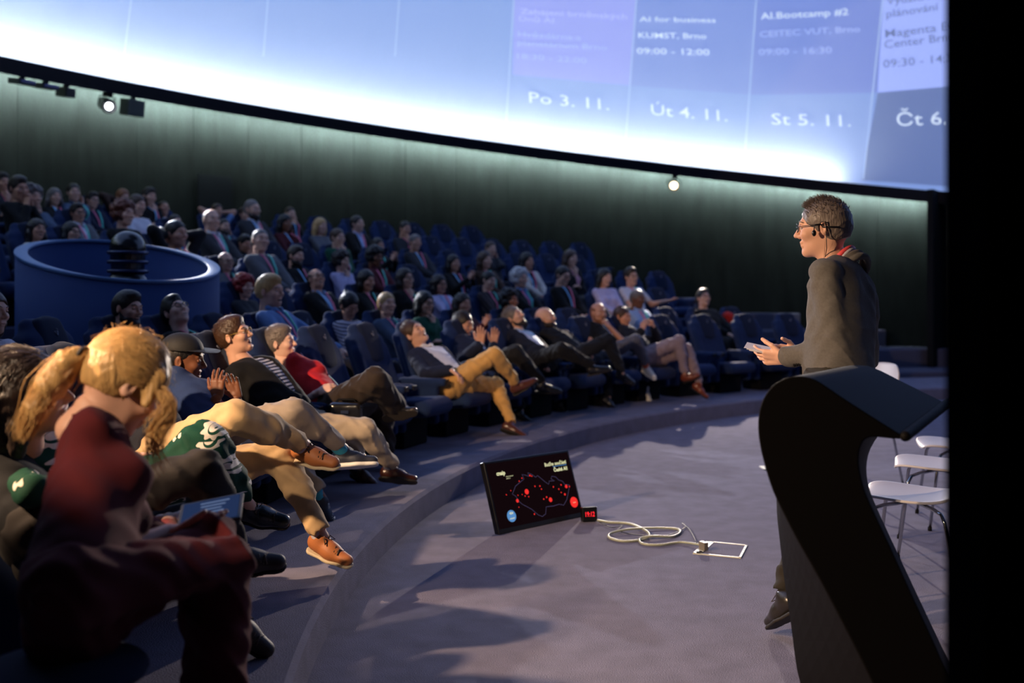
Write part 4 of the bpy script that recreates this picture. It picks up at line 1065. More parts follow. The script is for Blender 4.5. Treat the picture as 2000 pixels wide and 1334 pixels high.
def cap_hat(root, J, hs=1.05):
    R, c0 = J['HR'], J['head']
    c = Clay().ell((-.012, 0, .052), (.110, .089, .088)).cut((0, 0, .052), (.05, 0, -1)); c.ell((-.012, 0, .03), (.098, .077, .085), k=.003, sub=True)
    V, F = c.mesh(.0045); m = mat('cap_black', rgb(20, 20, 22), .7, bump=.2, bscale=300); ch = mesh_from('cap', V * hs @ R.T + c0, F, m, root)
    c = Clay().cap((.06, -.035, .060), (.06, .035, .060), .062, k=.01, flat=(V3(0, 0, 1), 12)).cap((.12, -.028, .060), (.12, .028, .060), .062, k=.01, flat=(V3(0, 0, 1), 12))
    V, F = c.mesh(.0035); mesh_from('brim', V * hs @ R.T + c0, F, m, ch)
cap_hat(r_cap, Jc)
# --- laughing man with glasses
stripe = stripem('cloth_stripe_navy', (196, 196, 204), (34, 38, 62), .026, (-.42, .1, .9), .5)
hero('laughing person with yellow framed glasses, black jacket and striped shirt', dict(hair=('crop', 'brown'), mouth=2, glasses=(150, 122, 40), hs=1.0, top=('jacket', (18, 18, 20)), inner=stripe, open=.95, legs=('trousers', (178, 160, 138)), shoes=('oxford', (60, 30, 24)), sock=(90, 96, 120)),
     (578, 828, 6.15), (482, 706, 1), (455, 652, -1), (.96, -.16, .30), (.93, -.36, 0),
     {'R': ((712, 838, -1), (768, 912, 1), (832, 918, 1, (-.25, .5, .8))), 'L': ((690, 850, 1), (700, 960, 1), (740, 985, -1))},
     {'R': ((505, 830, -1), (590, 846, -1), {'hc': .6}), 'L': ((590, 800, 1), (640, 830, -1), {'hc': .6})})
# --- short haired woman in red
hero('short silver haired person in red blouse with clasped hands and ankle boots', dict(fem=1, hair=('crop', 'gray'), hl=.02, skin=2, top=('tee', (212, 44, 52)), sleeve='short', legs=('trousers', (52, 42, 36)), shoes=('boot', (58, 50, 44)), loose=.02, flare=.022, lan=(SKY, SKY), lanlow=.08, hs=.98),
     (655, 806, 6.75), (572, 712, 1), (545, 666, -1), (.98, -.10, .10), (1, -.1, 0),
     {'R': ((732, 742, -1), (772, 796, 1), (826, 784, -1, (-.3, .8, .5))), 'L': ((745, 770, 1), (748, 880, 1), (775, 895, -1))},
     {'R': ((590, 790, -1), (622, 766, -1), {'hd': (1, .1, .35), 'hn': (0, .6, -.6), 'hc': .6}), 'L': ((640, 780, 1), (628, 752, -1), {'hd': (1, -.2, .15), 'hn': (0, -.6, -.6), 'hc': .6})})
# --- laughing man in tan trousers
hero('laughing person in navy blazer, white shirt and tan trousers, brown shoes', dict(hair=('short', 'brown'), skin=0, mouth=2, shut=1, top=('blazer', (30, 36, 58)), inner=WHITE, collar=WHITE, open=1.5, legs=('trousers', (206, 158, 92)), shoes=('point', (84, 46, 34))),
     (890, 752, 8.85), (828, 684, 1), (803, 645, -1), (.62, -.42, .50), (.72, -.7, 0),
     {'R': ((970, 690, -1), (1008, 748, 1), (1052, 722, -1, (-.4, -.3, .8))), 'L': ((968, 752, 1), (1000, 830, -1), (1045, 846, 1))},
     {'R': ((830, 730, -1), (880, 722, -1), {'hd': (.75, -.2, -.5), 'hn': (-.3, 0, -1), 'hc': .35}), 'L': ((880, 730, 1), (915, 712, -1), {'hc': .5})}, roll=8)
# --- navy suit clapping
hero('grey templed person in navy suit clapping with raised hands', dict(hair=('short', 'dark'), skin=1, mouth=1, shut=1, beard=0, top=('blazer', (28, 34, 56)), inner=WHITE, collar=WHITE, legs=('trousers', (22, 22, 26)), shoes=('point', (20, 20, 22)), fat=1.08),
     (948, 728, 9.7), (905, 668, 1), (904, 632, -1), (.75, -.5, -.16), (.7, -.7, 0),
     {'R': ((1006, 688, -1), (1062, 748, 1), (1122, 752, -1, (.2, -.2, .9))), 'L': ((1000, 720, 1), (1020, 815, -1), (1072, 830, 1))},
     {'R': ((905, 700, -1), (938, 672, -1), {'hd': (.1, -.1, 1), 'hn': (.2, 1, 0), 'hc': .1, 'hs': (-1, 0, .2)}), 'L': ((965, 705, 1), (964, 672, -1), {'hd': (.15, .1, 1), 'hn': (-.3, -1, 0), 'hc': .1, 'hs': (-1, 0, .2)})})
# --- bearded, head thrown back
hero('bearded person in dark blazer and white shirt with head thrown back', dict(hair=('short', 'gray'), skin=0, mouth=2, shut=1, beard=1, bcol='dark', top=('blazer', (26, 28, 40)), inner=(196, 206, 232), collar=WHITE, open=1.35, lan=(SKY, SKY), legs=('trousers', (20, 20, 24)), shoes=('point', (24, 24, 28))),
     (1058, 706, 10.5), (1008, 652, 1), (1003, 615, -1), (.66, -.48, .42), (.65, -.75, 0),
     {'R': ((1096, 682, -1), (1158, 714, 1), (1205, 704, -1, (.1, -.2, .95))), 'L': ((1090, 705, 1), (1100, 795, -1), (1140, 822, 1))},
     {'R': ((1005, 705, -1), (1048, 712, -1), {'hc': .5}), 'L': ((1070, 690, 1), (1080, 700, -1), {'hc': .5})}, roll=10)
# --- bomber jacket
hero('bald bearded laughing person in black jacket with pale reflective stripes', dict(hair=('none', 'dark'), skin=0, mouth=2, shut=1, beard=2, bcol='dark', top=('jacket', stripem('cloth_black_reflective', (18, 18, 22), (150, 140, 128), .24, (.7, .2, .62), .93)), inner=(20, 20, 24), legs=('trousers', (24, 26, 34)), shoes=('oxford', (34, 30, 34))),
     (1128, 700, 11.0), (1076, 650, 1), (1064, 619, -1), (.86, -.42, .18), (.7, -.7, 0),
     {'R': ((1188, 664, -1), (1216, 730, 1), (1246, 748, -1, (0, -.8, .5))), 'L': ((1180, 698, 1), (1190, 782, -1), (1235, 802, 1))},
     {'R': ((1095, 700, -1), (1136, 694, -1), {'hc': .9}), 'L': ((1130, 690, 1), (1150, 694, -1), {'hc': .9})})
# --- ginger T-shirt
hero('shaven ginger bearded person in black T-shirt, hand at chin, white sneakers', dict(hair=('bald', 'ginger'), skin=1, mouth=1, beard=1, bcol='ginger', top=('tee', (16, 16, 18)), sleeve='short', lan=(PINK, SKY), legs=('trousers', (92, 92, 104)), shoes=('sneaker', (206, 204, 198)), sock=(200, 92, 60), ankle=.82),
     (1188, 700, 11.8), (1167, 640, 1), (1169, 604, -1), (.50, -.85, -.02), (.7, -.7, 0),
     {'R': ((1242, 664, -1), (1264, 716, 1), (1284, 732, -1, (0, -.5, .85))), 'L': ((1238, 688, 1), (1266, 762, -1), (1294, 796, -1))},
     {'R': ((1150, 672, -1), (1196, 668, -1), {'hc': .8}), 'L': ((1222, 672, -1), (1188, 636, -1), {'hd': (-.4, .1, .5), 'hc': .9, 'hn': (-.6, .4, .1)})})
# --- clasped hands
hero('smiling person in dark jacket and mauve trousers with clasped hands, watch', dict(hair=('short', 'brown'), skin=1, mouth=1, shut=1, top=('blazer', (30, 32, 40)), inner=(176, 172, 184), collar=(176, 172, 184), legs=('trousers', (156, 136, 140)), shoes=('oxford', (130, 62, 34)), ankle=.90),
     (1262, 702, 12.1), (1224, 646, 1), (1212, 609, -1), (.68, -.62, -.02), (.75, -.6, 0),
     {'R': ((1326, 666, -1), (1338, 732, 1), (1366, 722, -1, (-.3, -.5, .8))), 'L': ((1342, 682, 1), (1368, 752, -1), (1402, 776, 1))},
     {'R': ((1228, 678, -1), (1254, 644, -1), {'hd': (.3, 0, .9), 'hc': .8, 'hn': (.5, .5, 0)}), 'L': ((1284, 664, 1), (1276, 640, -1), {'hd': (-.3, 0, .9), 'hc': .8, 'hn': (-.5, -.2, 0)})}, roll=-8)

# ------------------------------------------------------------ woman with tablet on a low stool at the platform edge
maroon = mat('cloth_maroon_suit', rgb(92, 30, 34), .85, bump=.45, bscale=500, var=.15, vscale=12, sheen=.2, spec=.2)
r_w, Jw, res, locw = hero('blond ponytailed person in maroon suit bending over a tablet', dict(fem=1, hair=('none', 'blond'), skin=0, hs=1.04, fat=.93, top=('knit', maroon), sleeve='34', legs=('trousers', maroon), shoes=('oxford', (26, 20, 20)), loose=.004, flare=.02),
     (135, 1190, 2.22), (192, 862, 1), (246, 748, 1), (.64, .46, -.60), (.93, .34, 0),
     {'R': ((440, 1098, 1), (425, 1420, 1), (500, 1500, 1)), 'L': ((412, 1050, 1), (405, 1380, 1), (480, 1460, 1))},
     {'R': ((180, 1105, -1), (330, 1040, 1), {'hd': (.85, .3, .12), 'hn': (0, .3, 1), 'hs': (.2, -1, .2), 'hc': .22}), 'L': ((330, 1060, 1), (330, 1015, 1), {'hd': (.9, -.1, .1), 'hn': (0, -.1, 1), 'hs': (.1, 1, .2), 'hc': .2})}, hero_q=2, group=None)
def woman_hair(root, J, hs):
    R, c0 = J['HR'], J['head']
    def H(V): return np.asarray(V) * hs @ R.T + c0
    m = hairm('blond'); c = Clay()
    c.ell((-.016, 0, .036), (.108, .088, .096)).ell((-.05, 0, .0), (.072, .076, .078), k=.03)
    c.ell((.112, 0, -.040), (.080, .072, .094), k=.006, sub=True)
    for s in (-1, 1): c.cap((.045, s * .074, .055), (.052, s * .082, -.02), .016, .011, k=.03)
    c.cut((-.03, 0, -.052), (.15, 0, -1))
    c.folds = (.0012, 110, rng.rand(3)); ho = mesh_from('hair', H(c.mesh(.0036)[0]), c.mesh(.0036)[1], m, root)
    tie = V3(-.132, 0, -.005); t0 = H([tie])[0]
    drop = [t0, t0 + V3(-.03, -.01, -.02), t0 + V3(-.062, -.03, -.075), t0 + V3(-.098, -.04, -.135), t0 + V3(-.125, -.045, -.20)]
    c = Clay()
    for i, (a, b) in enumerate(zip(drop[:-1], drop[1:])): c.cap(a, b, (.020, .034, .036, .028)[i], (.034, .036, .028, .010)[i], k=.02)
    c.folds = (.004, 60, rng.rand(3)); mesh_from('ponytail', *c.mesh(.005), m, ho)
    mesh_from('hair_tie', *tube([t0 + .021 * (math.cos(a) * V3(0, 1, 0) + math.sin(a) * V3(.5, 0, .86)) for a in np.linspace(0, 2 * PI, 17)], .006, 6, False), mat('tie_dark', rgb(40, 34, 36), .6), ho)
    # strands: fine tubes swept from the hairline over the skull to the tie, then down the tail
    cu = bpy.data.curves.new('strands', 'CURVE'); cu.dimensions = '3D'; cu.bevel_depth = .0009; cu.bevel_resolution = 0; cu.materials.append(mat('hair_strand_blond', rgb(214, 170, 108), .38, var=.3, vscale=40, spec=.6))
    C0, RR = V3(-.016, 0, .036), V3(.110, .090, .098)
    def add(P, rad=1.0):
        sp = cu.splines.new('POLY'); sp.points.add(len(P) - 1)
        for i, p in enumerate(P): sp.points[i].co = (*p, 1); sp.points[i].radius = rad * (1 - .5 * (i / len(P)) ** 3)
    for n in range(900):
        ph = rng.uniform(-1, 1) * 2.05; y0 = math.sin(ph); z0 = math.cos(ph)     # start around the hairline arc
        st = unit(V3(.62 - .35 * abs(y0) + rng.uniform(-.9, .1) * (rng.rand() < .75), y0 * .95, z0 * .9 + .10)); en = unit(V3(-1, rng.uniform(-.12, .12), -.38 + rng.uniform(-.1, .1)))
        if st[2] < -.35: continue
        P = []; ln = 1.004 + rng.rand() * .03
        for i in range(11):
            t_ = i / 10.; q = unit(st * (1 - t_) + en * t_ + V3(0, 0, .10 * math.sin(PI * t_))); P.append(C0 + q * RR * ln)
        P.append(tie + rng.randn(3) * .006); add(H(P))
    for n in range(420):
        o_ = rng.randn(3) * .5; P = []; w0 = rng.rand() * 6; am = rng.uniform(.003, .010)
        for i in range(15):
            t_ = i / 14. * (len(drop) - 1.001); j = int(t_); u = t_ - j; c_ = drop[j] * (1 - u) + drop[j + 1] * u; wd = (.010, .032, .036, .030, .022)[j] * (1 - u) + (.032, .036, .030, .022, .02)[j] * u
            P.append(c_ + o_ * wd + V3(1, .5, .2) * am * math.sin(w0 + i * .8) * (i / 14))
        add(P)
    fr = H([(.060, -.080, .02)])[0]
    for n in range(150):               # loose wavy lock in front of the ear
        a = rng.randn(3) * .008; P = []; w0 = rng.uniform(-.4, .4); L = rng.uniform(.12, .21)
        for i in range(14):
            u = i / 13.; P.append(fr + a * (1 + .6 * u) + V3(.030 * math.sin(w0 + u * 5.5) * (1 - .3 * u) + .012 * u, -.006 * math.sin(PI * u), -L * u + .006))
        add(P, 1.1)
    for n in range(70):                # fly-away hairs
        d = unit(V3(rng.uniform(-1, .7), rng.uniform(-1, 1), rng.uniform(.1, 1))); p = C0 + d * RR * 1.0; tg = unit(np.cross(d, rng.randn(3)))
        add(H([p, p + d * .006 + tg * .02, p + d * .012 + tg * .045 + V3(0, 0, -.004)]), .5)
    so = bpy.data.objects.new('strands', cu); COL.objects.link(so); so.parent = ho; so['kind'] = 'stuff'
    e = H([(-.004, -.085, -.040)])[0]; mesh_from('earring', *ball(e, (.003, .003, .006)), mat('gold', rgb(212, 160, 80), .2, metal=1), root)
    a, b = J['neck'] + unit(J['head'] - J['neck']) * .02, None
woman_hair(r_w, Jw, 1.04)
# collar of her jacket
nk, hd_ = Jw['neck'], Jw['head']; ax = unit(hd_ - nk)
side = unit(np.cross(ax, V3(.93, .34, 0))); fr = unit(np.cross(side, ax))
c = Clay(); P = [nk + ax * (.026 - .034 * math.cos(a)) - fr * .010 + .071 * (math.cos(a) * fr + math.sin(a) * side) for a in np.linspace(.45, 2 * PI - .45, 25)]
for p, q in zip(P[:-1], P[1:]): c.cap(p, q, .012, k=.01).cap(p - ax * .022 + (p - nk) * .12, q - ax * .022 + (q - nk) * .12, .010, k=.014)
mesh_from('collar', *c.mesh(.005), maroon, r_w)
st = empty('stool', (locw[0] - .02, locw[1], .17)); tag(st, 'low dark stool under the person in the maroon suit', 'stool')
zt = Jw['pelvis'][2] - .11
mesh_from('seat', *Clay().cap((0, 0, zt - .03), (0, 0, zt - .032), .19, k=0, flat=(V3(0, 0, 1), 5)).mesh(.012), m_pad, st)
for i in range(4):
    a = PI / 4 + i * PI / 2; mesh_from('leg', *tube([(.13 * math.cos(a), .13 * math.sin(a), zt - .04), (.18 * math.cos(a), .18 * math.sin(a), 0)], .014, 8), m_black, st)
# tablet in her hands
wr = Jw['wrR'] + locw; tc_ = U(412, 1000, 2.76)
tb = empty('tablet', tuple(tc_)); tag(tb, 'dark tablet with dim blue screen held by the person in maroon', 'tablet')
tn = unit(V3(-.12, -.42, .90)); tx = unit(V3(1, .10, .20) - tn * np.dot(V3(1, .10, .20), tn)); R = np.stack([tx, np.cross(tn, tx), tn], 1)
V, F = boxm((0, 0, 0), (.175, .120, .009), R); bev(mesh_from('case', V, F, mat('tablet_case', rgb(20, 22, 30), .4), tb, smooth=False), .003)
V, F = boxm(tn * .0055, (.155, .104, .002), R); scr = mesh_from('screen', V, F, emis('tablet_screen', rgb(44, 62, 104), .6), tb, smooth=False)
for i in range(5): V, F = boxm(tn * .0072 + R @ V3(.01 - .004 * i, .036 - .015 * i, 0), (.08 - .012 * (i % 3), .0035, .0006), R); mesh_from('text_line', V, F, emis('tablet_text', rgb(120, 140, 180), .8), scr, smooth=False)

# ------------------------------------------------------------ the speaker
tweed = mat('cloth_grey_tweed', rgb(98, 94, 90), .9, bump=.5, bscale=700, var=.25, vscale=90, spec=.2, sheen=.2)
r_s, Js, res, locs = hero('standing speaker in grey tweed blazer and glasses holding white papers', dict(hair=('short', 'gray'), hl=-.002, skin=0, hs=1.05, fat=1.0, wide=1.2, mouth=0, glasses=(20, 20, 24), top=('blazer', tweed), inner=(176, 176, 188), hem=.16, legs=('trousers', (44, 40, 34)), shoes=('oxford', (40, 36, 32)), upz=1),
     (1640, 752, 4.30), (1652, 516, 1), (1603, 438, -1), (-.93, .34, -.06), (-.74, .67, 0),
     {'L': ((1600, 960, 1), (1528, 1162, 1), (1484, 1190, 1, (0, 0, 1))), 'R': ((1650, 950, 1), (1665, 1150, 1), (1620, 1165, 1, (0, 0, 1)))},
     {'L': ((1632, 680, -1), (1534, 698, 1), {'hd': (-.8, .5, -.05), 'hn': (.2, .5, .8), 'hs': (-.2, -.5, .9), 'hc': .42}), 'R': ((1690, 700, 1), (1560, 690, 1), {'hd': (-1, -.1, 0), 'hn': (-.1, -1, .3), 'hs': (-.1, 0, 1), 'hc': .5})}, s=1.05, zf=0, hero_q=2, group=None)
HRs, hcs = Js['HR'], Js['head']
def HS(V): return np.asarray(V, float) * 1.05 @ HRs.T + hcs
# lanyard band round the neck, headset
nk = Js['neck']; ax = unit(hcs - nk + V3(.0, 0, .05)); sd = unit(Js['shL'] - Js['shR']); fr = unit(np.cross(sd, ax))
V = []; F = []
for i in range(21):
    a = -PI * .72 + PI * 1.44 * i / 20; d = -math.cos(a) * fr + math.sin(a) * sd; dr_ = 1 - math.cos(a)
    p = nk + ax * (.050 - .040 * dr_) + d * (.064 + .006 * dr_) + fr * .004; o2 = ax * .010 + d * .003
    V += [p - o2, p + o2, p + d * .004 + o2, p + d * .004 - o2]
for i in range(20):
    for j in range(4): k = (j + 1) % 4; F.append((i * 4 + j, i * 4 + k, i * 4 + 4 + k, i * 4 + 4 + j))
mesh_from('lanyard', V, np.array(F), mat('lanyard_coral', rgb(226, 78, 84), .5), r_s)
c = Clay(); P = [nk + ax * (.020 - .040 * (1 - math.cos(a))) - fr * .004 + (.074 + .010 * (1 - math.cos(a))) * (-math.cos(a) * fr + math.sin(a) * sd) for a in np.linspace(-2.3, 2.3, 29)]
for p, q in zip(P[:-1], P[1:]): c.cap(p, q, .010, k=.008).cap(p - ax * .028 + (p - nk) * .16, q - ax * .028 + (q - nk) * .16, .011, k=.012)
mesh_from('collar', *c.mesh(.004), tweed, r_s)
c = Clay(); P = [nk + ax * (.042 - .045 * (1 - math.cos(a))) + (.060 + .004 * (1 - math.cos(a))) * (-math.cos(a) * fr + math.sin(a) * sd) for a in np.linspace(-2.4, 2.4, 25)]
for p, q in zip(P[:-1], P[1:]): c.cap(p, q, .008, k=.006)
mesh_from('shirt_collar', *c.mesh(.004), fab((176, 176, 188)), r_s)
cu = bpy.data.curves.new('hair_tufts', 'CURVE'); cu.dimensions = '3D'; cu.bevel_depth = .0010; cu.bevel_resolution = 0; cu.materials.append(mat('hair_tuft_grey', rgb(92, 78, 70), .5, var=.4, vscale=60))
for n in range(1100):
    d = unit(rng.randn(3) * V3(1, .8, .8) + V3(0, 0, .9))
    if d[2] < .1 or (d[0] > .75 and d[2] < .62): continue
    p = V3(-.014, 0, .034) + d * V3(.101, .081, .091); g_ = unit(V3(.55, d[1] * .5, .55) + rng.randn(3) * .3); L_ = .012 + .016 * max(0, d[2] * .7 + d[0] * .5)
    sp = cu.splines.new('POLY'); sp.points.add(2)
    for i, q in enumerate(HS([p - d * .002, p + d * .003 + g_ * L_ * .5, p + d * .004 + g_ * L_])): sp.points[i].co = (*q, 1); sp.points[i].radius = (1.2, 1, .3)[i]
so = bpy.data.objects.new('hair_tufts', cu); COL.objects.link(so); so.parent = [c_ for c_ in r_s.children if c_.name.startswith('hair')][0]; so['kind'] = 'stuff'
P = [tube(HS([(.0, -.088 * s, .0), (-.06, -.082 * s, -.006), (-.104, -.03 * s, -.008), (-.108, 0, -.008)]), .0042, 6) + (0,) for s in (-1, 1)]
P.append(tube(HS([(.0, .088, .002), (.008, .094, .018), (-.014, .094, .02), (-.018, .088, -.02)]), .003, 6) + (0,))
P.append(tube(HS([(.004, .090, .012), (.030, .090, .012), (.034, .086, -.012)]), .0022, 6) + (0,))
P.append(ball(HS([(.034, .088, -.024)])[0], (.010, .007, .014)) + (0,))
P.append(tube(list(HS([(-.014, .090, -.02), (-.012, .078, -.09)])) + [nk + sd * .075 + fr * .06 + ax * .02, nk + sd * .09 + fr * .10 - ax * .06], .0018, 5) + (0,))
V, F, M = join(P); mesh_from('headset', V, F, mat('headset_black', rgb(14, 14, 16), .35), r_s)
for i in range(4):
    el, wr_ = Js['elL'], Js['wrL']; p = el + (wr_ - el) * (.86 - .05 * i) + V3(0, -.040, -.036); mesh_from('sleeve_button', *ball(p, (.008, .006, .008)), m_black, r_s)
hp_ = Js['wrL'] + locs + unit(V3(-.8, .5, .05)) * .12
pp = empty('paper', tuple(hp_ + V3(.035, .01, .020))); tag(pp, 'small stack of white cue cards in the hands of the speaker', 'paper')
for i in range(3):
    tn = unit(V3(.12, -.25, .96)); tx = unit(V3(-1, .25 + .05 * i, .16)); tx = unit(tx - tn * np.dot(tx, tn)); R = np.stack([tx, np.cross(tn, tx), tn], 1)
    V, F = boxm(tn * .003 * i + tx * .01 * i, (.15, .105, .0015), R); mesh_from('sheet', V, F, mat('paper_white', rgb(226, 222, 226), .7), pp, smooth=False)
# ------------------------------------------------------------ lectern: a bent black ribbon stand
NEAR = [(1770, 858), (1700, 812), (1650, 780), (1612, 754), (1590, 741), (1565, 735), (1540, 737), (1515, 748), (1495, 770), (1483, 800), (1480, 835), (1484, 870), (1495, 915), (1510, 960), (1534, 1010), (1560, 1060), (1600, 1130), (1650, 1225), (1700, 1325), (1790, 1521),
        (1945, 1521), (1886, 1400), (1830, 1268), (1785, 1170), (1742, 1075), (1708, 1002), (1688, 955), (1677, 905), (1682, 868), (1700, 854), (1740, 857)]
FAR = [(1850, 792), (1800, 764), (1760, 744), (1725, 726), (1705, 718), (1690, 714), (1660, 714), (1625, 722), (1590, 738), (1565, 760), (1545, 790), (1532, 830), (1522, 880), (1517, 940), (1517, 1000), (1523, 1060), (1531, 1130), (1544, 1220), (1556, 1310), (1572, 1374),
       (1892, 1374), (1852, 1290), (1800, 1180), (1753, 1080), (1716, 1000), (1698, 955), (1692, 915), (1700, 876), (1728, 836), (1760, 816), (1810, 808)]
def densify(P, n=3):                     # Catmull-Rom
    out = []; m = len(P); P = [np.array(p, float) for p in P]
    for i in range(m):
        a, b, c, d = P[i - 1], P[i], P[(i + 1) % m], P[(i + 2) % m]
        if i in (18, 19, 20, m - 1): out += [b + (c - b) * t for t in np.arange(n) / n]; continue
        for t in np.arange(n) / n: out.append(.5 * ((2 * b) + (-a + c) * t + (2 * a - 5 * b + 4 * c - d) * t * t + (-a + 3 * b - 3 * c + d) * t ** 3))
    return out
A_, B_ = densify(NEAR), densify(FAR); YN, YF = 2.90, 3.45
base = U(1680, 1521, 2.9); base[2] = 0
lec = empty('lectern', tuple(base)); tag(lec, 'black curved lectern with slanted top in the right foreground', 'lectern')
V = []; F = []; n = len(A_); NW = 5
for j in range(NW + 1):
    t = j / NW
    for a, b in zip(A_, B_):
        p = U(a[0], a[1], YN) * (1 - t) + U(b[0], b[1], YF) * t; p[2] = max(p[2], 0.0); V.append(p - base)
for j in range(NW):
    for i in range(n): k = (i + 1) % n; F.append((j * n + i, j * n + k, (j + 1) * n + k, (j + 1) * n + i))
F.append(tuple(range(n))[::-1]); F.append(tuple(NW * n + i for i in range(n)))
m_lec = mat('lectern_black', rgb(12, 10, 9), .65, bump=.15, bscale=300, spec=.10)
lo = mesh_from('body', V, [tuple(int(x) for x in f) for f in F], m_lec, lec, smooth=False); bev(lo, .012, 3)
c = Clay(); a, b = U(1768, 852, YN), U(1852, 786, YF); c.cap(a - base, b - base, .016, k=0)
mesh_from('book_stop', *c.mesh(.006), m_lec, lec)

# ------------------------------------------------------------ white shell chairs on chrome legs
m_shell = mat('shell_white', rgb(206, 202, 206), .45, spec=.4); m_chr = mat('chrome', rgb(190, 190, 190), .12, metal=1)
def make_chair():
    r = empty('shell_chair')
    prof = [(.22, .435), (.215, .455), (.16, .462), (.05, .452), (-.08, .446), (-.15, .458), (-.19, .50), (-.205, .56), (-.225, .66), (-.25, .76), (-.268, .83)]
    wid = [.13, .165, .195, .205, .190, .150, .118, .120, .185, .190, .135]
    V = []; F = []; nu = 12
    for (x, z), w_ in zip(prof, wid):
        for i in range(nu + 1):
            u = -1 + 2 * i / nu; cv = .028 * (abs(u) ** 2.5)
            V.append((x + (cv if z > .5 else 0), w_ * math.sin(u * PI / 2) if False else w_ * u, z + (cv * .6 if z < .5 else -.02 * (abs(u) ** 3) * (z > .8))))
    for j in range(len(prof) - 1):
        for i in range(nu): s = j * (nu + 1) + i; F.append((s, s + 1, s + nu + 2, s + nu + 1))
    o = mesh_from('shell', V, np.array(F), m_shell, r); m = o.modifiers.new('sub', 'SUBSURF'); m.levels = m.render_levels = 2
    m = o.modifiers.new('thick', 'SOLIDIFY'); m.thickness = .011; m.offset = -1
    for sx, sy in ((1, 1), (1, -1), (-1, 1), (-1, -1)):
        t = tube([(.03 * sx, sy * .05, .432), (.10 * sx, sy * .15, .430), (.135 * sx, sy * .19, .42), (.150 * sx, sy * .205, .39), (.20 * sx + (-.0 if sx > 0 else -.02), sy * .235, .008)], .0085, 8)
        l = mesh_from('leg', *t, m_chr, r); V, F = tube([(t[0][-1][0], t[0][-1][1], 0), (t[0][-1][0], t[0][-1][1], .022)], .011, 8); mesh_from('foot_cap', V, F, m_black, l)
    V, F = boxm((0, 0, .436), (.12, .14, .012)); bev(mesh_from('mount_plate', V, F, m_chr, r, smooth=False), .003)
    return r
c0 = make_chair()
for i, (x, y, rz, sc, lab) in enumerate([(1.88, 4.66, 150, 1.06, 'white shell chair nearest the camera behind the lectern'), (2.37, 5.52, 158, 1.06, 'second white shell chair from the lectern, seat edge behind nearest'),
        (2.80, 6.22, 166, 1.08, 'third white shell chair, its seat just under the lectern lip'), (2.62, 7.62, 196, 1.10, 'farthest white shell chair, backrest showing above the lectern top')]):
    ch = c0 if i == 0 else copy_tree(c0); ch.location = (x, y, 0); ch.rotation_euler = (0, 0, math.radians(rz)); ch.scale = (sc, sc, sc); tag(ch, lab, 'chair', 'white chairs on stage')

# ------------------------------------------------------------ monitor leaning on the floor
def pt_on(p, q): return np.array(p) * 1.0
BL, BR = UZ(975, 1045, .0), UZ(1141, 1009, .0)
wv = BR - BL; wv[2] = 0; TW = np.linalg.norm(wv); wv = unit(wv); nrm = unit(np.cross(wv, V3(0, 0, 1)))     # towards the viewer side
if nrm[1] > 0: nrm = -nrm
tl = reach(BL, 950, 902, .44, 1); up = unit(tl - BL); up = unit(up - wv * np.dot(up, wv)); TH = np.linalg.norm(tl - BL); tn = unit(np.cross(wv, up))
if tn[1] > 0: tn = -tn
R = np.stack([wv, up, tn], 1)
tv = empty('monitor', tuple(BL + wv * TW / 2)); tag(tv, 'flat monitor leaning on the carpet showing a map with red dots', 'monitor')
def T(x, y, z=0.): return R @ V3(x, y, z)
V, F = boxm(T(0, TH / 2, -.02), (TW, TH, .04), R); bev(mesh_from('housing', V, F, mat('monitor_black', rgb(12, 11, 12), .3), tv, smooth=False), .006)
V, F = boxm(T(0, TH / 2 + .008, .0008), (TW - .03, TH - .045, .002), R); scr = mesh_from('screen', V, F, emis('screen_dark', rgb(17, 7, 10), 1.), tv, smooth=False)
scr.data.materials[0].node_tree.nodes['Principled BSDF'].inputs['Roughness'].default_value = .25
# prop stand behind
V, F = tube([T(0, TH * .6, -.03), BL * 0 + T(0, TH * .6, -.03) + V3(0, .22, -T(0, TH * .6, -.03)[2])], .012, 8); mesh_from('stand', V, F, m_black, tv)
def stext(s, x, y, h, m, bold=0., align='LEFT', z=.004):
    V, Fs = text_geo(s, bold, align); P = [T(x + v[0] * h / .7, y + v[1] * h / .7, z) for v in V]; mesh_from('screen_text', P, Fs, m, scr, smooth=False)
SX = lambda u: -TW / 2 + .015 + u * (TW - .03)
SY = lambda v: TH - .014 - v * (TH - .045)
ty = emis('screen_text_cream', rgb(226, 224, 176), 1.1); bl = emis('screen_blue', rgb(88, 140, 196), 1.); rd = emis('screen_red', rgb(238, 48, 44), 1.1)
stext('cnaip', SX(.09), SY(.20), .024, ty, .035); stext('České národní AI', SX(.19), SY(.245), .006, ty, .01); stext('platforma', SX(.19), SY(.275), .006, ty, .01)
stext('Buďte součástí', SX(.95), SY(.18), .022, ty, .02, 'RIGHT'); stext('České AI!', SX(.95), SY(.285), .022, ty, .03, 'RIGHT')
V, F = boxm(T(SX(.86), SY(.20), .003), (TW * .17, .003, .001), R); mesh_from('underline', V, F, bl, scr, smooth=False)
MAP = [(.22, .50), (.20, .53), (.24, .58), (.26, .66), (.30, .72), (.40, .82), (.47, .93), (.52, .97), (.57, .94), (.60, .83), (.70, .84), (.78, .83), (.84, .86), (.90, .78), (.94, .68), (.97, .60), (.98, .55), (.92, .53), (.90, .47), (.85, .44), (.82, .38), (.77, .36), (.75, .40), (.79, .44), (.72, .43), (.70, .48), (.66, .43), (.62, .37), (.58, .31), (.55, .33), (.50, .27), (.46, .24), (.46, .30), (.42, .27), (.38, .25), (.39, .33), (.33, .37), (.26, .42), (.22, .50)]
mesh_from('map_outline', *tube([T(SX(.04 + .90 * a), SY(b * .97), .003) for a, b in MAP], .0016, 4), emis('screen_outline', rgb(70, 62, 92), 1.), scr)
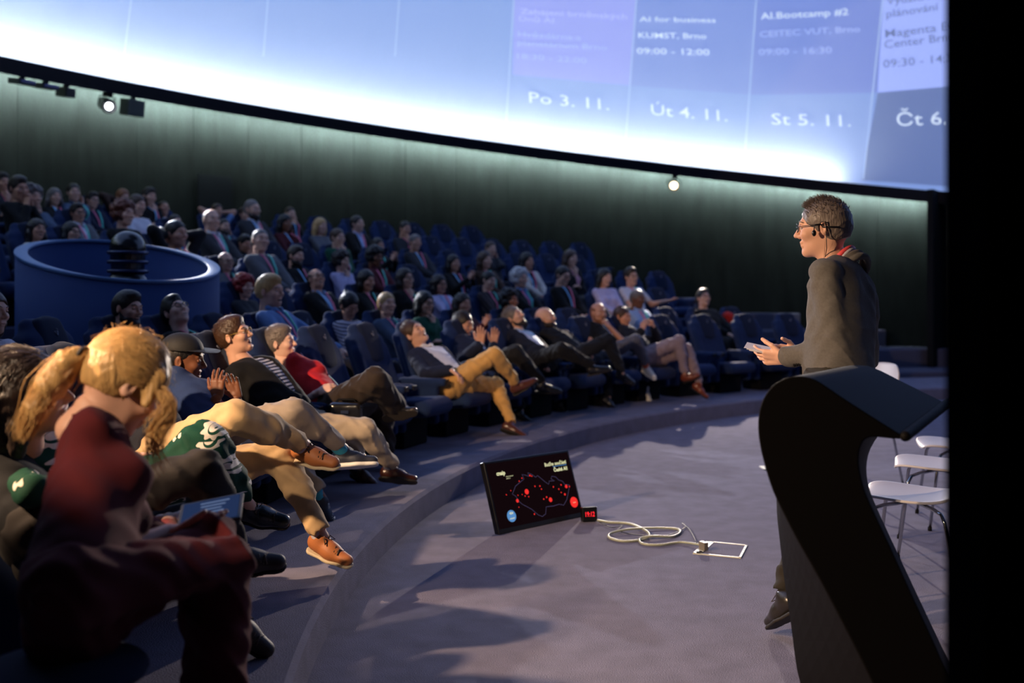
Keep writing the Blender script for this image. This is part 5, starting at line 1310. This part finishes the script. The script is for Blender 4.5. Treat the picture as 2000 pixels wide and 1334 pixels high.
def disc(u, v, r, m, n=18, z=.004, nm='dot'):
    V = [T(SX(u) + r * math.cos(2 * PI * i / n), SY(v) + r * math.sin(2 * PI * i / n), z) for i in range(n)]; return mesh_from(nm, V, [tuple(range(n))], m, scr, smooth=False)
for u, v, r in [(.39, .52, .021), (.47, .28, .007), (.49, .295, .005), (.37, .30, .005), (.33, .34, .005), (.50, .46, .006), (.56, .47, .006), (.57, .52, .005), (.21, .46, .004), (.15, .51, .005), (.26, .63, .014), (.28, .55, .004), (.33, .55, .004), (.36, .58, .005), (.40, .60, .005), (.26, .73, .004), (.57, .68, .006), (.65, .71, .018), (.61, .66, .007), (.72, .52, .006), (.78, .57, .006), (.80, .63, .005), (.84, .67, .009), (.82, .51, .006), (.88, .55, .014), (.92, .56, .006), (.42, .88, .006)]:
    disc(u, v, r * .8, rd)
disc(.155, .84, .036, bl, 28, .005, 'blue_badge'); disc(.93, .82, .034, rd, 28, .005, 'red_badge')
stext('454', SX(.155), SY(.815), .014, ty, .02, 'CENTER', .0075); stext('subjektů', SX(.155), SY(.885), .008, ty, .02, 'CENTER', .0075); stext('mapa.ai', SX(.93), SY(.83), .006, ty, .01, 'CENTER', .0075)

# ------------------------------------------------------------ red digital clock
pc = UZ(1150, 1018, 0); ck = empty('digital_clock', tuple(pc)); tag(ck, 'small black digital clock with red digits beside the monitor', 'clock')
cn = unit(V3(.25, -1, .15)); cxv = unit(np.cross(V3(0, 0, 1), -cn)) ; cxv = -unit(np.cross(cn, V3(0, 0, 1))) if np.dot(unit(np.cross(V3(0, 0, 1), -cn)), (1, 0, 0)) < 0 else unit(np.cross(V3(0, 0, 1), -cn))
if cxv[0] < 0: cxv = -cxv
cu_ = np.cross(cn, cxv); Rc = np.stack([cxv, cu_, cn], 1)
V, F = boxm((0, 0, .046), (.098, .088, .05), Rc); bev(mesh_from('housing', V, F, mat('clock_black', rgb(12, 12, 14), .35), ck, smooth=False), .006)
V, Fs = text_geo('19:12', .012, 'CENTER'); V[:, 0] -= (V[:, 0].max() + V[:, 0].min()) / 2
P = [V3(0, 0, .046) + Rc @ V3(v[0] * .030, v[1] * .042 - .014, .0262) for v in V]; mesh_from('digits', P, Fs, emis('clock_red', rgb(255, 40, 50), 1.6), ck, smooth=False)

# ------------------------------------------------------------ cable coil and floor outlet
cb = mat('cable_olive_white', rgb(168, 172, 150), .4)
def fl(px, py, z=.008): return UZ(px, py, z)
def smooth_path(P, n=6):
    out = []; P = [np.array(p, float) for p in P]
    for i in range(len(P) - 1):
        a, b, c, d = P[max(i - 1, 0)], P[i], P[i + 1], P[min(i + 2, len(P) - 1)]
        for t in np.arange(n) / n: out.append(.5 * ((2 * b) + (-a + c) * t + (2 * a - 5 * b + 4 * c - d) * t * t + (-a + 3 * b - 3 * c + d) * t ** 3))
    return out + [P[-1]]
K = [(1166, 1016), (1190, 1020), (1225, 1022), (1250, 1030), (1268, 1043), (1258, 1053), (1220, 1057), (1192, 1051), (1192, 1042), (1225, 1034), (1280, 1031), (1322, 1033), (1328, 1040), (1312, 1048), (1275, 1047), (1250, 1052), (1256, 1062), (1290, 1064), (1330, 1059), (1368, 1064)]
zz = [.02, .008, .008, .01, .02, .008, .008, .008, .012, .02, .012, .008, .008, .008, .02, .012, .008, .008, .01, .02]
c1 = mesh_from('cable', *tube(smooth_path([fl(x, y, z) for (x, y), z in zip(K, zz)]), .007, 8), cb); tag(c1, 'thick pale cable in two loops on the carpet by the floor outlet', 'cable')
c2 = mesh_from('cable', *tube(smooth_path([fl(*p) for p in [(1168, 1018), (1195, 1030), (1215, 1026), (1208, 1036), (1240, 1044), (1300, 1046), (1338, 1030), (1332, 1022), (1348, 1036), (1360, 1060)]]), .0028, 6), mat('cable_black', rgb(20, 20, 20), .5)); tag(c2, 'thin black cable tangled around the pale cable loops', 'cable')
Q = [fl(1380, 1058, 0), fl(1460, 1066, 0), fl(1447, 1091, 0), fl(1353, 1082, 0)]; fo = (Q[0] + Q[2]) / 2
ob = empty('floor_outlet', tuple(fo)); tag(ob, 'rectangular floor outlet box with white metal frame in the carpet', 'outlet')
for i in range(4):
    a, b = Q[i] - fo, Q[(i + 1) % 4] - fo; d = unit(b - a); nn = V3(-d[1], d[0], 0); w_ = .012 if i != 3 else .045
    if np.dot(nn, -(a + b)) < 0: nn = -nn
    V = [a, b, b + nn * w_, a + nn * w_]; V = V + [v + V3(0, 0, .006) for v in V]
    mesh_from('frame_bar', V, np.array([(4, 5, 6, 7), (0, 1, 5, 4), (1, 2, 6, 5), (2, 3, 7, 6), (3, 0, 4, 7)]), mat('outlet_white', rgb(216, 216, 200), .45), ob, smooth=False)
V = [(q - fo) * .93 + V3(0, 0, .003) for q in Q]; mesh_from('carpet_lid', V, np.array([(0, 1, 2, 3)]), carpet, ob, smooth=False)
V, F = boxm(fl(1374, 1066, .03) - fo, (.03, .05, .045), rot((0, 0, 1), .5)); bev(mesh_from('plug', V, F, mat('plug_grey', rgb(120, 112, 100), .4), ob, smooth=False), .004)
V, F = boxm(fl(1366, 1078, .008) - fo, (.03, .02, .006), rot((0, 0, 1), .3)); mesh_from('socket', V, F, m_black, ob, smooth=False)
q = fl(1492, 916, 0); ob2 = empty('floor_outlet', tuple(q + V3(.06, 0, 0))); tag(ob2, 'floor outlet frame whose white corner shows left of the lectern', 'outlet')
for (x0, y0, x1, y1) in ((-.07, -.06, .14, -.03), (-.04, .09, .17, .12), (-.07, -.06, -.04, .12), (.14, -.06, .17, .12)):
    V, F = boxm(((x0 + x1) / 2, (y0 + y1) / 2, .003), (x1 - x0, y1 - y0, .006)); mesh_from('frame_bar', V, F, mat('outlet_white', rgb(216, 216, 200), .45), ob2, smooth=False)
# ------------------------------------------------------------ black bag on the armrest, red bag behind the seats
bg_ = U(676, 812, 6.45); bo = empty('handbag', (bg_[0], bg_[1], .17)); tag(bo, 'glossy black handbag with metal clasp hanging by the armrest', 'bag')
zb = bg_[2] - .17
c = Clay().box((0, 0, zb), (.11, .05, .09), None, .03, .01); mesh_from('bag_body', *c.mesh(.01), mat('patent_black', rgb(24, 22, 20), .18, bump=.5, bscale=25, spec=.8, coat=.5), bo)
mesh_from('handle', *tube([(-.07, 0, zb + .08), (-.05, 0, zb + .105), (.05, 0, zb + .105), (.07, 0, zb + .08)], .008, 6), m_black, bo)
V, F = boxm((.0, -.056, zb + .03), (.05, .012, .02)); mesh_from('clasp', V, F, m_chr, bo, smooth=False)
rb = U(1422, 628, 14.9); ro = empty('jacket', tuple(rb)); tag(ro, 'red jacket draped between two empty seats at right', 'jacket')
c = Clay().box((0, 0, 0), (.06, .16, .12), None, .05, .02).cap((0, -.1, .08), (0, .1, .08), .06, k=.03); c.folds = (.012, 25, rng.rand(3)); mesh_from('cloth', *c.mesh(.018), fab((170, 36, 32)), ro)
mesh_from('sleeve', *Clay().cap((-.02, .1, .05), (-.06, .12, -.18), .045, .04).mesh(.018), fab((170, 36, 32)), ro)
# dark exit door and small equipment on the wall
aD = math.atan2(17.95 - WY, -3.55 - WX) ; aD = [a for a in [math.radians(x / 10) for x in range(900, 2200)] if abs(1000 + (WX + WR * math.cos(a)) / (WY + WR * math.sin(a)) * F_PX - 415) < 3][0]
e = V3(math.cos(aD), math.sin(aD), 0); R = np.stack([V3(-e[1], e[0], 0), e, V3(0, 0, 1)], 1); p = V3(WX, WY, 0) + e * (WR - .05)
d1 = empty('door_1', (p[0], p[1], FLOORZ[6])); tag(d1, kind='structure')
V, F = boxm((0, 0, .85), (.62, .03, 1.7), R); bev(mesh_from('leaf', V, F, mat('door_dark', rgb(20, 24, 28), .9, spec=.1), d1, smooth=False), .006)
V, F = boxm(R @ V3(.24, -.03, .8), (.10, .02, .02), R); mesh_from('handle', V, F, m_chr, d1, smooth=False)
